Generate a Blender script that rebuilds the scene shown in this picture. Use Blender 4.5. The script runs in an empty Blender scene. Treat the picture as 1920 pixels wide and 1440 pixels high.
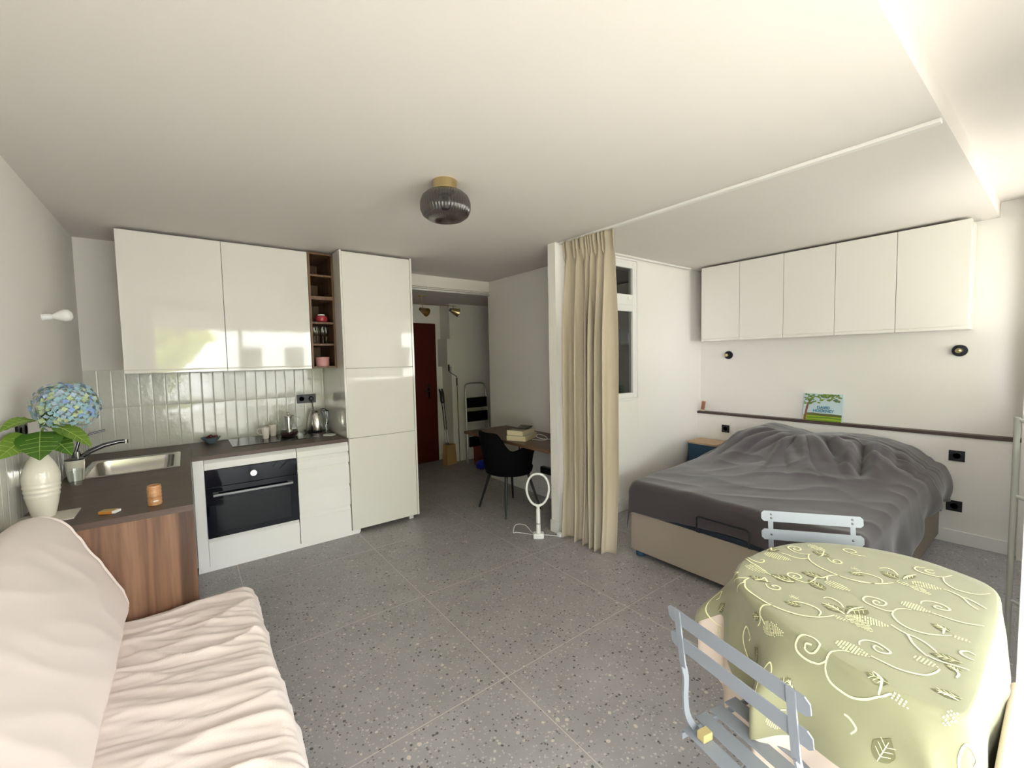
import bpy, bmesh, math, random
from mathutils import Vector, Matrix, noise
C = bpy.context.scene.collection
PI = math.pi
R = math.radians
random.seed(7)

# ------------------------------------------------------------------ camera
CE = 2.44                       # ceiling height
cam_d = bpy.data.cameras.new('camera'); cam = bpy.data.objects.new('camera', cam_d); C.objects.link(cam)
cam_d.sensor_fit = 'HORIZONTAL'; cam_d.sensor_width = 36; cam_d.lens = 803.284 / 1920 * 36
cam_d.clip_start = 0.02; cam_d.clip_end = 300
def cam_axes(yaw, pitch, roll):
    f = Vector((math.sin(yaw)*math.cos(pitch), math.cos(yaw)*math.cos(pitch), math.sin(pitch)))
    rt = Vector((math.cos(yaw), -math.sin(yaw), 0)); up = rt.cross(f)
    return rt*math.cos(roll)+up*math.sin(roll), up*math.cos(roll)-rt*math.sin(roll), f
_r, _u, _f = cam_axes(R(37.326), R(-3.365), R(-1.179))
cam.matrix_world = Matrix(((_r.x, _u.x, -_f.x, 0), (_r.y, _u.y, -_f.y, 0), (_r.z, _u.z, -_f.z, 1.493), (0, 0, 0, 1)))
bpy.context.scene.camera = cam

# ------------------------------------------------------------------ light
sc = bpy.context.scene
sc.view_settings.view_transform = 'Standard'; sc.view_settings.look = 'None'
sc.view_settings.gamma = 1.0; sc.view_settings.use_curve_mapping = False
sc.view_settings.exposure = 1.13
w = bpy.data.worlds.new('sky'); sc.world = w; w.use_nodes = True
nt = w.node_tree; bg = nt.nodes['Background']
tc = nt.nodes.new('ShaderNodeTexCoord'); sx = nt.nodes.new('ShaderNodeSeparateXYZ'); cr = nt.nodes.new('ShaderNodeValToRGB')
nt.links.new(tc.outputs['Generated'], sx.inputs[0]); nt.links.new(sx.outputs['Z'], cr.inputs[0]); nt.links.new(cr.outputs[0], bg.inputs[0])
cr.color_ramp.elements[0].position = 0.0; cr.color_ramp.elements[0].color = (0.97, 0.985, 1.0, 1)
cr.color_ramp.elements[1].position = 0.9; cr.color_ramp.elements[1].color = (0.80, 0.90, 1.0, 1)
bg.inputs[1].default_value = 7.5
sun_d = bpy.data.lights.new('sun', 'SUN'); sun = bpy.data.objects.new('sun', sun_d); C.objects.link(sun)
sun_d.energy = 8; sun_d.angle = R(4); sun_d.color = (1, 0.97, 0.9)
sun.rotation_euler = Vector((-0.75, 0.12, -0.9)).to_track_quat('-Z', 'Y').to_euler()   # runs along the facade, lights the balcony
pl = bpy.data.lights.new('window_portal', 'AREA'); plo = bpy.data.objects.new('window_portal', pl); C.objects.link(plo)
pl.shape = 'RECTANGLE'; pl.size = 5.0; pl.size_y = 2.5; plo.location = (2.1, -0.3, 1.25); plo.rotation_euler = (R(90), 0, 0)
pl.cycles.is_portal = True

# ------------------------------------------------------------------ materials
MATS = {}
def pmat(name, col, rough=0.5, metal=0.0, bump=None, coat=0, trans=0, emis=None, sheen=0, alpha=1, ior=1.45, spec=0.5, var=None, sub=0):
    if name in MATS: return MATS[name]
    m = bpy.data.materials.new(name); m.use_nodes = True; n = m.node_tree; b = n.nodes['Principled BSDF']
    b.inputs['Base Color'].default_value = (*col, 1); b.inputs['Roughness'].default_value = rough
    b.inputs['Metallic'].default_value = metal; b.inputs['Coat Weight'].default_value = coat; b.inputs['Coat Roughness'].default_value = 0.05
    b.inputs['Transmission Weight'].default_value = trans; b.inputs['IOR'].default_value = ior
    b.inputs['Specular IOR Level'].default_value = spec
    if sheen: b.inputs['Sheen Weight'].default_value = sheen
    if emis: b.inputs['Emission Color'].default_value = (*emis[0], 1); b.inputs['Emission Strength'].default_value = emis[1]
    t = n.nodes.new('ShaderNodeTexCoord')
    if var:      # (scale, amount): mottled base colour
        nz = n.nodes.new('ShaderNodeTexNoise'); nz.inputs['Scale'].default_value = var[0]; nz.inputs['Detail'].default_value = 4
        n.links.new(t.outputs['Object'], nz.inputs['Vector'])
        mx = n.nodes.new('ShaderNodeMix'); mx.data_type = 'RGBA'
        mx.inputs[6].default_value = (*[c*(1-var[1]) for c in col], 1); mx.inputs[7].default_value = (*[min(1, c*(1+var[1])) for c in col], 1)
        n.links.new(nz.outputs['Fac'], mx.inputs[0]); n.links.new(mx.outputs[2], b.inputs['Base Color'])
    if bump:     # (scale, strength, distance)
        nz = n.nodes.new('ShaderNodeTexNoise'); nz.inputs['Scale'].default_value = bump[0]; nz.inputs['Detail'].default_value = 3
        n.links.new(t.outputs['Object'], nz.inputs['Vector'])
        bp = n.nodes.new('ShaderNodeBump'); bp.inputs['Strength'].default_value = bump[1]; bp.inputs['Distance'].default_value = bump[2]
        n.links.new(nz.outputs['Fac'], bp.inputs['Height']); n.links.new(bp.outputs[0], b.inputs['Normal'])
    MATS[name] = m; return m

def woodmat(name, c1, c2, c3, rough, axis='z', scale=1.0, knots=True):
    m = bpy.data.materials.new(name); m.use_nodes = True; n = m.node_tree; b = n.nodes['Principled BSDF']; b.inputs['Roughness'].default_value = rough
    t = n.nodes.new('ShaderNodeTexCoord'); mp = n.nodes.new('ShaderNodeMapping')
    s = {'x': (0.5, 9, 9), 'y': (9, 0.5, 9), 'z': (9, 9, 0.5)}[axis]; mp.inputs['Scale'].default_value = [v*scale for v in s]
    n.links.new(t.outputs['Object'], mp.inputs[0])
    nz = n.nodes.new('ShaderNodeTexNoise'); nz.inputs['Scale'].default_value = 1.6; nz.inputs['Detail'].default_value = 6; nz.inputs['Distortion'].default_value = 0.9
    n.links.new(mp.outputs[0], nz.inputs['Vector'])
    r = n.nodes.new('ShaderNodeValToRGB'); e = r.color_ramp.elements
    e[0].position = 0.33; e[0].color = (*c1, 1); e[1].position = 0.68; e[1].color = (*c3, 1); k = e.new(0.5); k.color = (*c2, 1)
    n.links.new(nz.outputs['Fac'], r.inputs[0])
    nf = n.nodes.new('ShaderNodeTexNoise'); nf.inputs['Scale'].default_value = 14; nf.inputs['Detail'].default_value = 5; n.links.new(mp.outputs[0], nf.inputs['Vector'])
    mx = n.nodes.new('ShaderNodeMix'); mx.data_type = 'RGBA'; mx.blend_type = 'MULTIPLY'; mx.inputs[0].default_value = 0.45
    r2 = n.nodes.new('ShaderNodeValToRGB'); r2.color_ramp.elements[0].position = 0.3; r2.color_ramp.elements[0].color = (.45, .4, .36, 1); r2.color_ramp.elements[1].position = 0.6
    n.links.new(nf.outputs['Fac'], r2.inputs[0]); n.links.new(r.outputs[0], mx.inputs[6]); n.links.new(r2.outputs[0], mx.inputs[7])
    n.links.new(mx.outputs[2], b.inputs['Base Color'])
    MATS[name] = m; return m

M = {}
M['wall'] = pmat('wall_paint', (0.83, 0.805, 0.76), 0.75, bump=(60, 0.05, 0.002), spec=0.3)
M['ceil'] = pmat('ceiling_paint', (0.75, 0.71, 0.675), 0.8, spec=0.2)
M['trimw'] = pmat('white_trim_paint', (0.8, 0.79, 0.76), 0.4)
M['gloss'] = pmat('gloss_white_front', (0.82, 0.80, 0.75), 0.05, coat=0.5, spec=0.7)
M['satin'] = pmat('satin_white_front', (0.90, 0.89, 0.875), 0.3)
M['carc'] = pmat('white_carcass', (0.74, 0.73, 0.7), 0.4)
M['walnut'] = woodmat('walnut_panel', (0.075, 0.035, 0.02), (0.21, 0.105, 0.06), (0.32, 0.175, 0.105), 0.45, 'z', 0.62)
M['walnut_shelf'] = woodmat('walnut_shelf', (0.1, 0.05, 0.025), (0.17, 0.09, 0.045), (0.24, 0.13, 0.07), 0.5, 'z', 2.0)
M['worktop'] = woodmat('dark_oak_worktop', (0.078, 0.047, 0.036), (0.095, 0.058, 0.044), (0.112, 0.07, 0.053), 0.42, 'x', 1.5)
M['desk'] = woodmat('desk_walnut', (0.08, 0.04, 0.022), (0.11, 0.055, 0.03), (0.15, 0.08, 0.045), 0.4, 'y', 1.5)
M['ledge'] = woodmat('ledge_wood', (0.05, 0.03, 0.028), (0.07, 0.043, 0.04), (0.09, 0.06, 0.052), 0.45, 'y', 1.5)
M['oakl'] = woodmat('light_oak', (0.5, 0.33, 0.19), (0.6, 0.42, 0.25), (0.68, 0.5, 0.32), 0.5, 'y', 2)
M['bamboo'] = woodmat('bamboo', (0.42, 0.2, 0.08), (0.55, 0.29, 0.13), (0.62, 0.36, 0.18), 0.45, 'x', 5)
M['bpaint'] = pmat('powder_blue_paint', (0.235, 0.252, 0.28), 0.4, metal=0.1)
M['steel'] = pmat('brushed_steel', (0.62, 0.6, 0.57), 0.22, metal=1)
M['chrome'] = pmat('dark_chrome', (0.16, 0.16, 0.18), 0.12, metal=1)
M['brass'] = pmat('brass', (0.58, 0.47, 0.26), 0.32, metal=1)
M['black'] = pmat('black_plastic', (0.012, 0.013, 0.016), 0.35)
M['blackm'] = pmat('black_metal', (0.02, 0.022, 0.028), 0.35, metal=0.5)
M['ovenglass'] = pmat('black_oven_glass', (0.005, 0.006, 0.012), 0.04, coat=0.1, spec=0.35)
M['ovenwin'] = pmat('oven_window_glass', (0.012, 0.014, 0.018), 0.05, coat=0.1, spec=0.35)
M['darksteel'] = pmat('dark_steel', (0.2, 0.2, 0.21), 0.3, metal=1)
M['hob'] = pmat('hob_glass', (0.008, 0.008, 0.01), 0.03)
M['blackf'] = pmat('black_velvet', (0.003, 0.003, 0.004), 0.9, spec=0.1)
M['sofa'] = pmat('cream_cover_fabric', (0.80, 0.70, 0.65), 0.9, bump=(420, 0.25, 0.001), sheen=0.2)
M['duvet'] = pmat('charcoal_cotton', (0.043, 0.034, 0.04), 0.75, bump=(300, 0.15, 0.001), sheen=0.35)
M['sheet'] = pmat('white_sheet', (0.7, 0.68, 0.66), 0.85)
M['bedbase'] = pmat('taupe_fabric', (0.3, 0.25, 0.2), 0.9, bump=(500, 0.3, 0.001))
M['linen'] = pmat('linen_curtain', (0.47, 0.405, 0.305), 0.9, bump=(350, 0.2, 0.001))
M['green'] = pmat('green_damask', (0.27, 0.265, 0.152), 0.62, bump=(260, 0.2, 0.001), var=(9, 0.1), sheen=0.2)
M['embro'] = pmat('cream_embroidery', (0.85, 0.83, 0.5), 0.6)
M['embrod'] = pmat('olive_embroidery', (0.17, 0.165, 0.08), 0.7)
M['beigecloth'] = pmat('beige_undercloth', (0.72, 0.6, 0.5), 0.85)
M['ceramic'] = pmat('cream_ceramic', (0.78, 0.74, 0.62), 0.18, coat=0.5)
M['pinkmug'] = pmat('pale_pink_ceramic', (0.82, 0.74, 0.69), 0.25)
M['leaf'] = pmat('hydrangea_leaf', (0.05, 0.13, 0.012), 0.4, var=(30, 0.25))
M['leafl'] = pmat('hydrangea_leaf_light', (0.14, 0.24, 0.03), 0.4, var=(30, 0.2))
M['vein'] = pmat('leaf_vein', (0.35, 0.46, 0.12), 0.5)
M['stem'] = pmat('green_stem', (0.2, 0.32, 0.06), 0.5)
M['p1'] = pmat('petal_blue', (0.25, 0.38, 0.68), 0.6); M['p2'] = pmat('petal_teal', (0.27, 0.43, 0.48), 0.6)
M['p3'] = pmat('petal_green', (0.42, 0.52, 0.3), 0.6); M['p4'] = pmat('petal_grey', (0.35, 0.45, 0.55), 0.6)
M['reddoor'] = pmat('dark_red_varnish', (0.075, 0.008, 0.004), 0.3)
M['paper'] = pmat('page_block', (0.72, 0.62, 0.42), 0.8, bump=(200, 0.4, 0.002))
M['whitep'] = pmat('white_plastic', (0.85, 0.85, 0.84), 0.3)
M['alu'] = pmat('aluminium', (0.6, 0.6, 0.58), 0.35, metal=1)
M['bulb'] = pmat('opal_bulb', (0.85, 0.84, 0.82), 0.2)
M['tile'] = pmat('zellige_glaze', (0.66, 0.66, 0.60), 0.1, coat=0.4, bump=(24, 0.4, 0.004), var=(8, 0.06))
M['grout'] = pmat('tile_grout', (0.66, 0.65, 0.6), 0.9)
M['nightblue'] = pmat('dark_blue_paint', (0.025, 0.07, 0.13), 0.45)
M['kraft'] = pmat('kraft_paper', (0.42, 0.25, 0.11), 0.8)
M['rust'] = pmat('rust_red_cloth', (0.16, 0.03, 0.015), 0.8)
M['cobalt'] = pmat('cobalt_blue', (0.01, 0.02, 0.3), 0.5)
M['pinktin'] = pmat('pink_paint', (0.62, 0.3, 0.3), 0.4); M['redpot'] = pmat('raspberry_enamel', (0.42, 0.04, 0.06), 0.25)
M['greybowl'] = pmat('blue_grey_bowl', (0.16, 0.24, 0.28), 0.35); M['berry'] = pmat('dark_red_fruit', (0.12, 0.01, 0.015), 0.35)
M['tea'] = pmat('dark_red_tea', (0.03, 0.004, 0.012), 0.1, coat=1)
M['cream'] = pmat('off_white_stone', (0.62, 0.57, 0.5), 0.7)
def glassmat(name, col=(1, 1, 1), rough=0.0, mixt=0.75):
    m = bpy.data.materials.new(name); m.use_nodes = True; n = m.node_tree; n.nodes.remove(n.nodes['Principled BSDF']); o = n.nodes['Material Output']
    a = n.nodes.new('ShaderNodeBsdfTransparent'); a.inputs[0].default_value = (*col, 1)
    g = n.nodes.new('ShaderNodeBsdfGlossy'); g.inputs[0].default_value = (1, 1, 1, 1); g.inputs[1].default_value = rough
    f = n.nodes.new('ShaderNodeLayerWeight'); f.inputs[0].default_value = 0.35
    mx = n.nodes.new('ShaderNodeMixShader'); n.links.new(f.outputs['Facing'], mx.inputs[0])
    mm = n.nodes.new('ShaderNodeMath'); mm.operation = 'MULTIPLY_ADD'; mm.inputs[1].default_value = 1-mixt; mm.inputs[2].default_value = 0.05
    n.links.new(f.outputs['Facing'], mm.inputs[0]); n.links.new(mm.outputs[0], mx.inputs[0])
    n.links.new(a.outputs[0], mx.inputs[1]); n.links.new(g.outputs[0], mx.inputs[2]); n.links.new(mx.outputs[0], o.inputs[0])
    MATS[name] = m; return m
M['glass'] = glassmat('clear_glass', (0.93, 0.95, 0.94))
M['winglass'] = glassmat('window_glass', (0.7, 0.72, 0.7), 0.0, 0.96)
M['smoke'] = glassmat('smoked_glass', (0.30, 0.27, 0.27), 0.1, 0.55)

def floormat():
    m = bpy.data.materials.new('terrazzo_floor'); m.use_nodes = True; n = m.node_tree; b = n.nodes['Principled BSDF']
    L = n.links.new
    t = n.nodes.new('ShaderNodeTexCoord')
    def chips(scale, thr_lo, seed, rnd_lo, rnd_hi, col, prev, wobble=0.35):
        mp = n.nodes.new('ShaderNodeMapping'); mp.inputs['Location'].default_value = (seed, seed*1.7, 0); L(t.outputs['Object'], mp.inputs[0])
        wn = n.nodes.new('ShaderNodeTexNoise'); wn.inputs['Scale'].default_value = scale*1.3; L(mp.outputs[0], wn.inputs['Vector'])
        ad = n.nodes.new('ShaderNodeVectorMath'); ad.operation = 'MULTIPLY_ADD'; ad.inputs[1].default_value = (wobble/scale,)*3
        L(wn.outputs['Color'], ad.inputs[0]); L(mp.outputs[0], ad.inputs[2])
        v = n.nodes.new('ShaderNodeTexVoronoi'); v.voronoi_dimensions = '2D'; v.inputs['Scale'].default_value = scale; L(ad.outputs[0], v.inputs['Vector'])
        sep = n.nodes.new('ShaderNodeSeparateColor'); L(v.outputs['Color'], sep.inputs[0])
        lt = n.nodes.new('ShaderNodeMath'); lt.operation = 'MULTIPLY'; lt.inputs[1].default_value = thr_lo; L(sep.outputs['Green'], lt.inputs[0])
        d = n.nodes.new('ShaderNodeMath'); d.operation = 'LESS_THAN'; L(v.outputs['Distance'], d.inputs[0]); L(lt.outputs[0], d.inputs[1])
        g = n.nodes.new('ShaderNodeMath'); g.operation = 'GREATER_THAN'; g.inputs[1].default_value = rnd_lo; L(sep.outputs['Red'], g.inputs[0])
        h = n.nodes.new('ShaderNodeMath'); h.operation = 'LESS_THAN'; h.inputs[1].default_value = rnd_hi; L(sep.outputs['Red'], h.inputs[0])
        a1 = n.nodes.new('ShaderNodeMath'); a1.operation = 'MULTIPLY'; L(d.outputs[0], a1.inputs[0]); L(g.outputs[0], a1.inputs[1])
        a2 = n.nodes.new('ShaderNodeMath'); a2.operation = 'MULTIPLY'; L(a1.outputs[0], a2.inputs[0]); L(h.outputs[0], a2.inputs[1])
        mx = n.nodes.new('ShaderNodeMix'); mx.data_type = 'RGBA'; L(a2.outputs[0], mx.inputs[0]); L(prev, mx.inputs[6]); mx.inputs[7].default_value = (*col, 1)
        return mx.outputs[2]
    nz = n.nodes.new('ShaderNodeTexNoise'); nz.inputs['Scale'].default_value = 5; nz.inputs['Detail'].default_value = 5; L(t.outputs['Object'], nz.inputs['Vector'])
    r = n.nodes.new('ShaderNodeValToRGB'); r.color_ramp.elements[0].position = .3; r.color_ramp.elements[0].color = (.31, .297, .297, 1)
    r.color_ramp.elements[1].position = .7; r.color_ramp.elements[1].color = (.365, .35, .35, 1); L(nz.outputs['Fac'], r.inputs[0])
    c = r.outputs[0]
    c = chips(95, 0.5, 3.1, 0.0, 0.2, (.46, .435, .42), c)
    c = chips(95, 0.5, 8.3, 0.0, 0.10, (.17, .16, .15), c)
    c = chips(60, 0.40, 1.7, 0.0, 0.12, (.52, .49, .45), c)
    c = chips(58, 0.40, 5.2, 0.0, 0.08, (.10, .095, .09), c)
    c = chips(36, 0.32, 9.9, 0.0, 0.04, (.6, .55, .48), c)
    # grout lines of the 90 cm tiles, slightly raised from the tile edges by colour only
    sp = n.nodes.new('ShaderNodeSeparateXYZ'); L(t.outputs['Object'], sp.inputs[0])
    outs = []
    for ax, o, s in (('X', 1.131, 0.894), ('Y', 0.679, 0.889)):
        a = n.nodes.new('ShaderNodeMath'); a.operation = 'SUBTRACT'; a.inputs[1].default_value = o - 10*s - s/2; L(sp.outputs[ax], a.inputs[0])
        q = n.nodes.new('ShaderNodeMath'); q.operation = 'MODULO'; q.inputs[1].default_value = s; L(a.outputs[0], q.inputs[0])
        e = n.nodes.new('ShaderNodeMath'); e.operation = 'SUBTRACT'; e.inputs[1].default_value = s/2; L(q.outputs[0], e.inputs[0])
        f = n.nodes.new('ShaderNodeMath'); f.operation = 'ABSOLUTE'; L(e.outputs[0], f.inputs[0])
        g = n.nodes.new('ShaderNodeMath'); g.operation = 'LESS_THAN'; g.inputs[1].default_value = 0.0022; L(f.outputs[0], g.inputs[0]); outs.append(g.outputs[0])
    mm = n.nodes.new('ShaderNodeMath'); mm.operation = 'MAXIMUM'; L(outs[0], mm.inputs[0]); L(outs[1], mm.inputs[1])
    mx = n.nodes.new('ShaderNodeMix'); mx.data_type = 'RGBA'; L(mm.outputs[0], mx.inputs[0]); L(c, mx.inputs[6]); mx.inputs[7].default_value = (.56, .52, .47, 1)
    L(mx.outputs[2], b.inputs['Base Color']); b.inputs['Roughness'].default_value = 0.42; b.inputs['Specular IOR Level'].default_value = 0.4
    return m
M['floor'] = floormat()

# ------------------------------------------------------------------ mesh helpers
def empty(name, loc=(0, 0, 0), rz=0, label=None, cat=None, group=None):
    o = bpy.data.objects.new(name, None); o.empty_display_size = 0.1; C.objects.link(o); o.location = loc; o.rotation_euler = (0, 0, rz)
    if label: o['label'] = label; o['category'] = cat
    if group: o['group'] = group
    return o
def tag(o, label, cat, group=None, kind=None):
    o['label'] = label; o['category'] = cat
    if group: o['group'] = group
    if kind: o['kind'] = kind
    return o
def link(name, bm, mat, parent=None, smooth=False, bevel=0, seg=2, label=None, solid=0, subd=0, sang=None):
    me = bpy.data.meshes.new(name); bmesh.ops.recalc_face_normals(bm, faces=bm.faces) ; bm.to_mesh(me); bm.free()
    o = bpy.data.objects.new(name, me); C.objects.link(o)
    for mm in (mat if isinstance(mat, (list, tuple)) else [mat]): me.materials.append(mm)
    if parent is not None: o.parent = parent
    if smooth or bevel:
        for p in me.polygons: p.use_smooth = True
    if sang is not None or bevel:
        try: me.set_sharp_from_angle(angle=R(sang or 35))
        except Exception: pass
    if solid:
        s = o.modifiers.new('solid', 'SOLIDIFY'); s.thickness = solid; s.offset = 0
    if bevel:
        b = o.modifiers.new('bevel', 'BEVEL'); b.width = bevel; b.segments = seg; b.limit_method = 'ANGLE'; b.angle_limit = R(40)
        wn = o.modifiers.new('wn', 'WEIGHTED_NORMAL'); wn.keep_sharp = False
    if subd:
        s = o.modifiers.new('subd', 'SUBSURF'); s.levels = subd; s.render_levels = subd
    if label: o['label'] = label
    return o
def box(bm, x0, x1, y0, y1, z0, z1, mat=0, mtx=None):
    vs = [bm.verts.new(v) for v in ((x0,y0,z0),(x1,y0,z0),(x1,y1,z0),(x0,y1,z0),(x0,y0,z1),(x1,y0,z1),(x1,y1,z1),(x0,y1,z1))]
    if mtx is not None:
        for v in vs: v.co = mtx @ v.co
    for f in ((3,2,1,0),(4,5,6,7),(0,1,5,4),(1,2,6,5),(2,3,7,6),(3,0,4,7)):
        bm.faces.new([vs[i] for i in f]).material_index = mat
    return vs
def B(name, bnds, mat, parent=None, bevel=0.0, label=None, seg=2):
    bm = bmesh.new(); box(bm, *bnds); return link(name, bm, mat, parent, bevel=bevel, label=label, seg=seg)
def struct(name, boxes, mat, bevel=0):
    bm = bmesh.new()
    for b in boxes: box(bm, *b)
    o = link(name, bm, mat, bevel=bevel); o['kind'] = 'structure'; return o
def lathe(bm, prof, n=32, c=(0, 0, 0), mat=0, ribs=0, rib_amp=0, mtx=None):
    rings = []
    for r, z in prof:
        ring = []
        for i in range(n):
            a = 2*PI*i/n; rr = r*(1+rib_amp*math.cos(ribs*a)) if ribs else r
            p = Vector((c[0]+rr*math.cos(a), c[1]+rr*math.sin(a), c[2]+z))
            if mtx is not None: p = mtx @ p
            ring.append(bm.verts.new(p))
        rings.append(ring)
    for a, b in zip(rings[:-1], rings[1:]):
        for i in range(n):
            bm.faces.new((a[i], a[(i+1) % n], b[(i+1) % n], b[i])).material_index = mat
    for ring, rr in ((rings[0], prof[0][0]), (rings[-1], prof[-1][0])):
        if rr > 1e-5:
            try: bm.faces.new(ring).material_index = mat
            except ValueError: pass
    bmesh.ops.remove_doubles(bm, verts=[v for r_ in (rings[0], rings[-1]) for v in r_ if v.is_valid], dist=1e-6)
def frames(pts):
    n = len(pts); T = []
    for i in range(n):
        d = pts[min(i+1, n-1)]-pts[max(i-1, 0)]
        T.append(d.normalized())
    up = Vector((0, 0, 1)) if abs(T[0].z) < 0.9 else Vector((1, 0, 0))
    u = (up-T[0]*up.dot(T[0])).normalized(); out = []
    for t in T:
        u = (u-t*u.dot(t))
        u = u.normalized() if u.length > 1e-6 else Vector((1, 0, 0))
        out.append((t, u, t.cross(u)))
    return out
def tube(bm, pts, r, n=10, mat=0, flat=None, up=None, cap=True):
    """round tube, or a flat bar when flat=(half thickness along the frame's second axis)"""
    pts = [Vector(p) for p in pts]; F = frames(pts); rings = []
    for i, (p, (t, u, v)) in enumerate(zip(pts, F)):
        if isinstance(r, (list, tuple)):
            q = i/(len(pts)-1)*(len(r)-1); j = min(int(q), len(r)-2); rr = r[j]+(r[j+1]-r[j])*(q-j)
        else: rr = r
        if up is not None:
            u2 = Vector(up); u = (u2-t*u2.dot(t)).normalized(); v = t.cross(u)
        if flat:
            ring = [bm.verts.new(p+u*a*rr+v*b*flat) for a, b in ((1, 1), (-1, 1), (-1, -1), (1, -1))]
        else:
            ring = [bm.verts.new(p+(u*math.cos(2*PI*k/n)+v*math.sin(2*PI*k/n))*rr) for k in range(n)]
        rings.append(ring)
    m = len(rings[0])
    for a, b in zip(rings[:-1], rings[1:]):
        for k in range(m): bm.faces.new((a[k], a[(k+1) % m], b[(k+1) % m], b[k])).material_index = mat
    if cap:
        bm.faces.new(rings[0]).material_index = mat; bm.faces.new(rings[-1]).material_index = mat
def smooth_path(pts, k=6, closed=False):
    pts = [Vector(p) for p in pts]; n = len(pts); out = []
    for i in range(n if closed else n-1):
        if closed: p0, p1, p2, p3 = pts[(i-1) % n], pts[i], pts[(i+1) % n], pts[(i+2) % n]
        else: p0, p1, p2, p3 = pts[max(i-1, 0)], pts[i], pts[i+1], pts[min(i+2, n-1)]
        for j in range(k):
            t = j/k
            out.append(0.5*((2*p1)+(-p0+p2)*t+(2*p0-5*p1+4*p2-p3)*t*t+(-p0+3*p1-3*p2+p3)*t**3))
    if not closed: out.append(pts[-1])
    return out
def T(name, pts, r, mat, parent=None, n=10, k=0, flat=None, up=None, label=None):
    bm = bmesh.new(); tube(bm, smooth_path(pts, k) if k else pts, r, n, flat=flat, up=up); return link(name, bm, mat, parent, smooth=not flat, label=label, sang=50)
def LA(name, prof, mat, parent=None, n=32, c=(0, 0, 0), mtx=None, label=None, solid=0, ribs=0, amp=0, sang=40):
    bm = bmesh.new(); lathe(bm, prof, n, c, mtx=mtx, ribs=ribs, rib_amp=amp); return link(name, bm, mat, parent, smooth=True, label=label, solid=solid, sang=sang)
def grid(bm, f, nu, nv, mat=0, closed_u=False):
    g = [[bm.verts.new(f(i/(nu-(0 if closed_u else 1)), j/(nv-1))) for i in range(nu)] for j in range(nv)]
    for j in range(nv-1):
        for i in range(nu if closed_u else nu-1):
            bm.faces.new((g[j][i], g[j][(i+1) % nu], g[j+1][(i+1) % nu], g[j+1][i])).material_index = mat
    return g
def copy_tree(o, parent=None):
    c = o.copy(); C.objects.link(c); c.parent = parent
    for ch in o.children: copy_tree(ch, c)
    return c
def text(name, s, size, mat, parent, mtx, depth=0.0006):
    cu = bpy.data.curves.new(name, 'FONT'); cu.body = s; cu.size = size; cu.extrude = depth; cu.offset = size*0.035; cu.align_x = 'CENTER'; cu.align_y = 'CENTER'
    tmp = bpy.data.objects.new(name, cu); C.objects.link(tmp); bpy.context.view_layer.update()
    me = bpy.data.meshes.new_from_object(tmp.evaluated_get(bpy.context.evaluated_depsgraph_get())); me.transform(mtx)
    bpy.data.objects.remove(tmp); o = bpy.data.objects.new(name, me); C.objects.link(o); me.materials.clear(); me.materials.append(mat); o.parent = parent; return o
def sstep(a, b, x):
    t = max(0, min(1, (x-a)/(b-a))); return t*t*(3-2*t)
def nz(x, y, z=0): return noise.noise(Vector((x, y, z)))

# ================================================================== THE SETTING
XL, YB, XR, XH, YW, YF = -0.60, 4.43, 4.74, 4.67, 2.61, -0.20   # left wall, kitchen wall, headboard wall (upper / lower), window wall, facade
struct('floor', [(-0.8, 5.2, YF, 6.0, -0.12, 0.0)], M['floor'])
struct('ceiling', [(-0.8, 5.0, 0.355, YB, CE, 2.75), (-0.8, 5.0, YF-0.2, 0.355, 2.545, 2.75)], M['ceil'])
struct('ceiling', [(1.5, 5.0, YB, 6.0, 2.30, 2.75)], M['ceil'])
struct('wall_left', [(-0.8, XL, YF-0.2, YB+0.15, 0, 2.545)], M['wall'])
struct('wall_back', [(-0.8, 1.75, YB, YB+0.15, 0, CE)], M['wall'])
struct('wall_right', [(XR, XR+0.15, YF-0.2, YW+0.1, 0, 2.545), (XH, XR, 0.2, YW, 0, 0.828)], M['wall'])
# window wall between bedroom and bathroom, opening x 3.12-3.55, z 1.07-2.43
WX0, WX1, WZ0, WZ1 = 3.12, 3.55, 1.07, 2.425
struct('wall_partition', [(2.46, WX0, YW, YW+0.09, 0, CE), (WX1, XR, YW, YW+0.09, 0, CE), (WX0, WX1, YW, YW+0.09, 0, WZ0), (WX0, WX1, YW, YW+0.09, WZ1, CE)], M['wall'], bevel=0.002)
struct('wall_nook', [(3.03, 3.13, YW+0.09, YB, 0, CE)], M['wall'])
struct('wall_header', [(1.71, 3.13, YB-0.03, YB+0.1, 2.315, CE)], M['wall'])
# bathroom shell behind the window (dark room)
struct('wall_bathroom', [(4.6, 4.75, YW+0.09, YB+0.1, 0, CE), (3.13, 4.6, YB, YB+0.1, 0, CE)], M['wall'])
struct('wall_bathroom', [(3.13, 4.6, 3.05, 3.1, 0, CE)], pmat('painted_unlit_bathroom', (0.035, 0.035, 0.028), 0.3))  # added partition, painted dark to stand for the unlit bathroom behind the glass
# hall
struct('wall_hall_left', [(1.6, 1.75, YB+0.15, 5.9, 0, 2.3)], M['wall'])
struct('wall_hall_end', [(1.6, 4.2, 5.75, 5.9, 0, 2.3)], M['wall'])
struct('wall_hall_chase', [(3.07, 4.1, 5.46, 5.75, 0, 1.40), (3.005, 4.1, 5.46, 5.75, 1.40, 1.80), (3.055, 4.1, 5.46, 5.75, 1.80, 2.3)], M['wall'], bevel=0.003)
struct('wall_hall_right', [(4.0, 4.1, YB+0.1, 5.46, 0, 2.3)], M['wall'])
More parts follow.
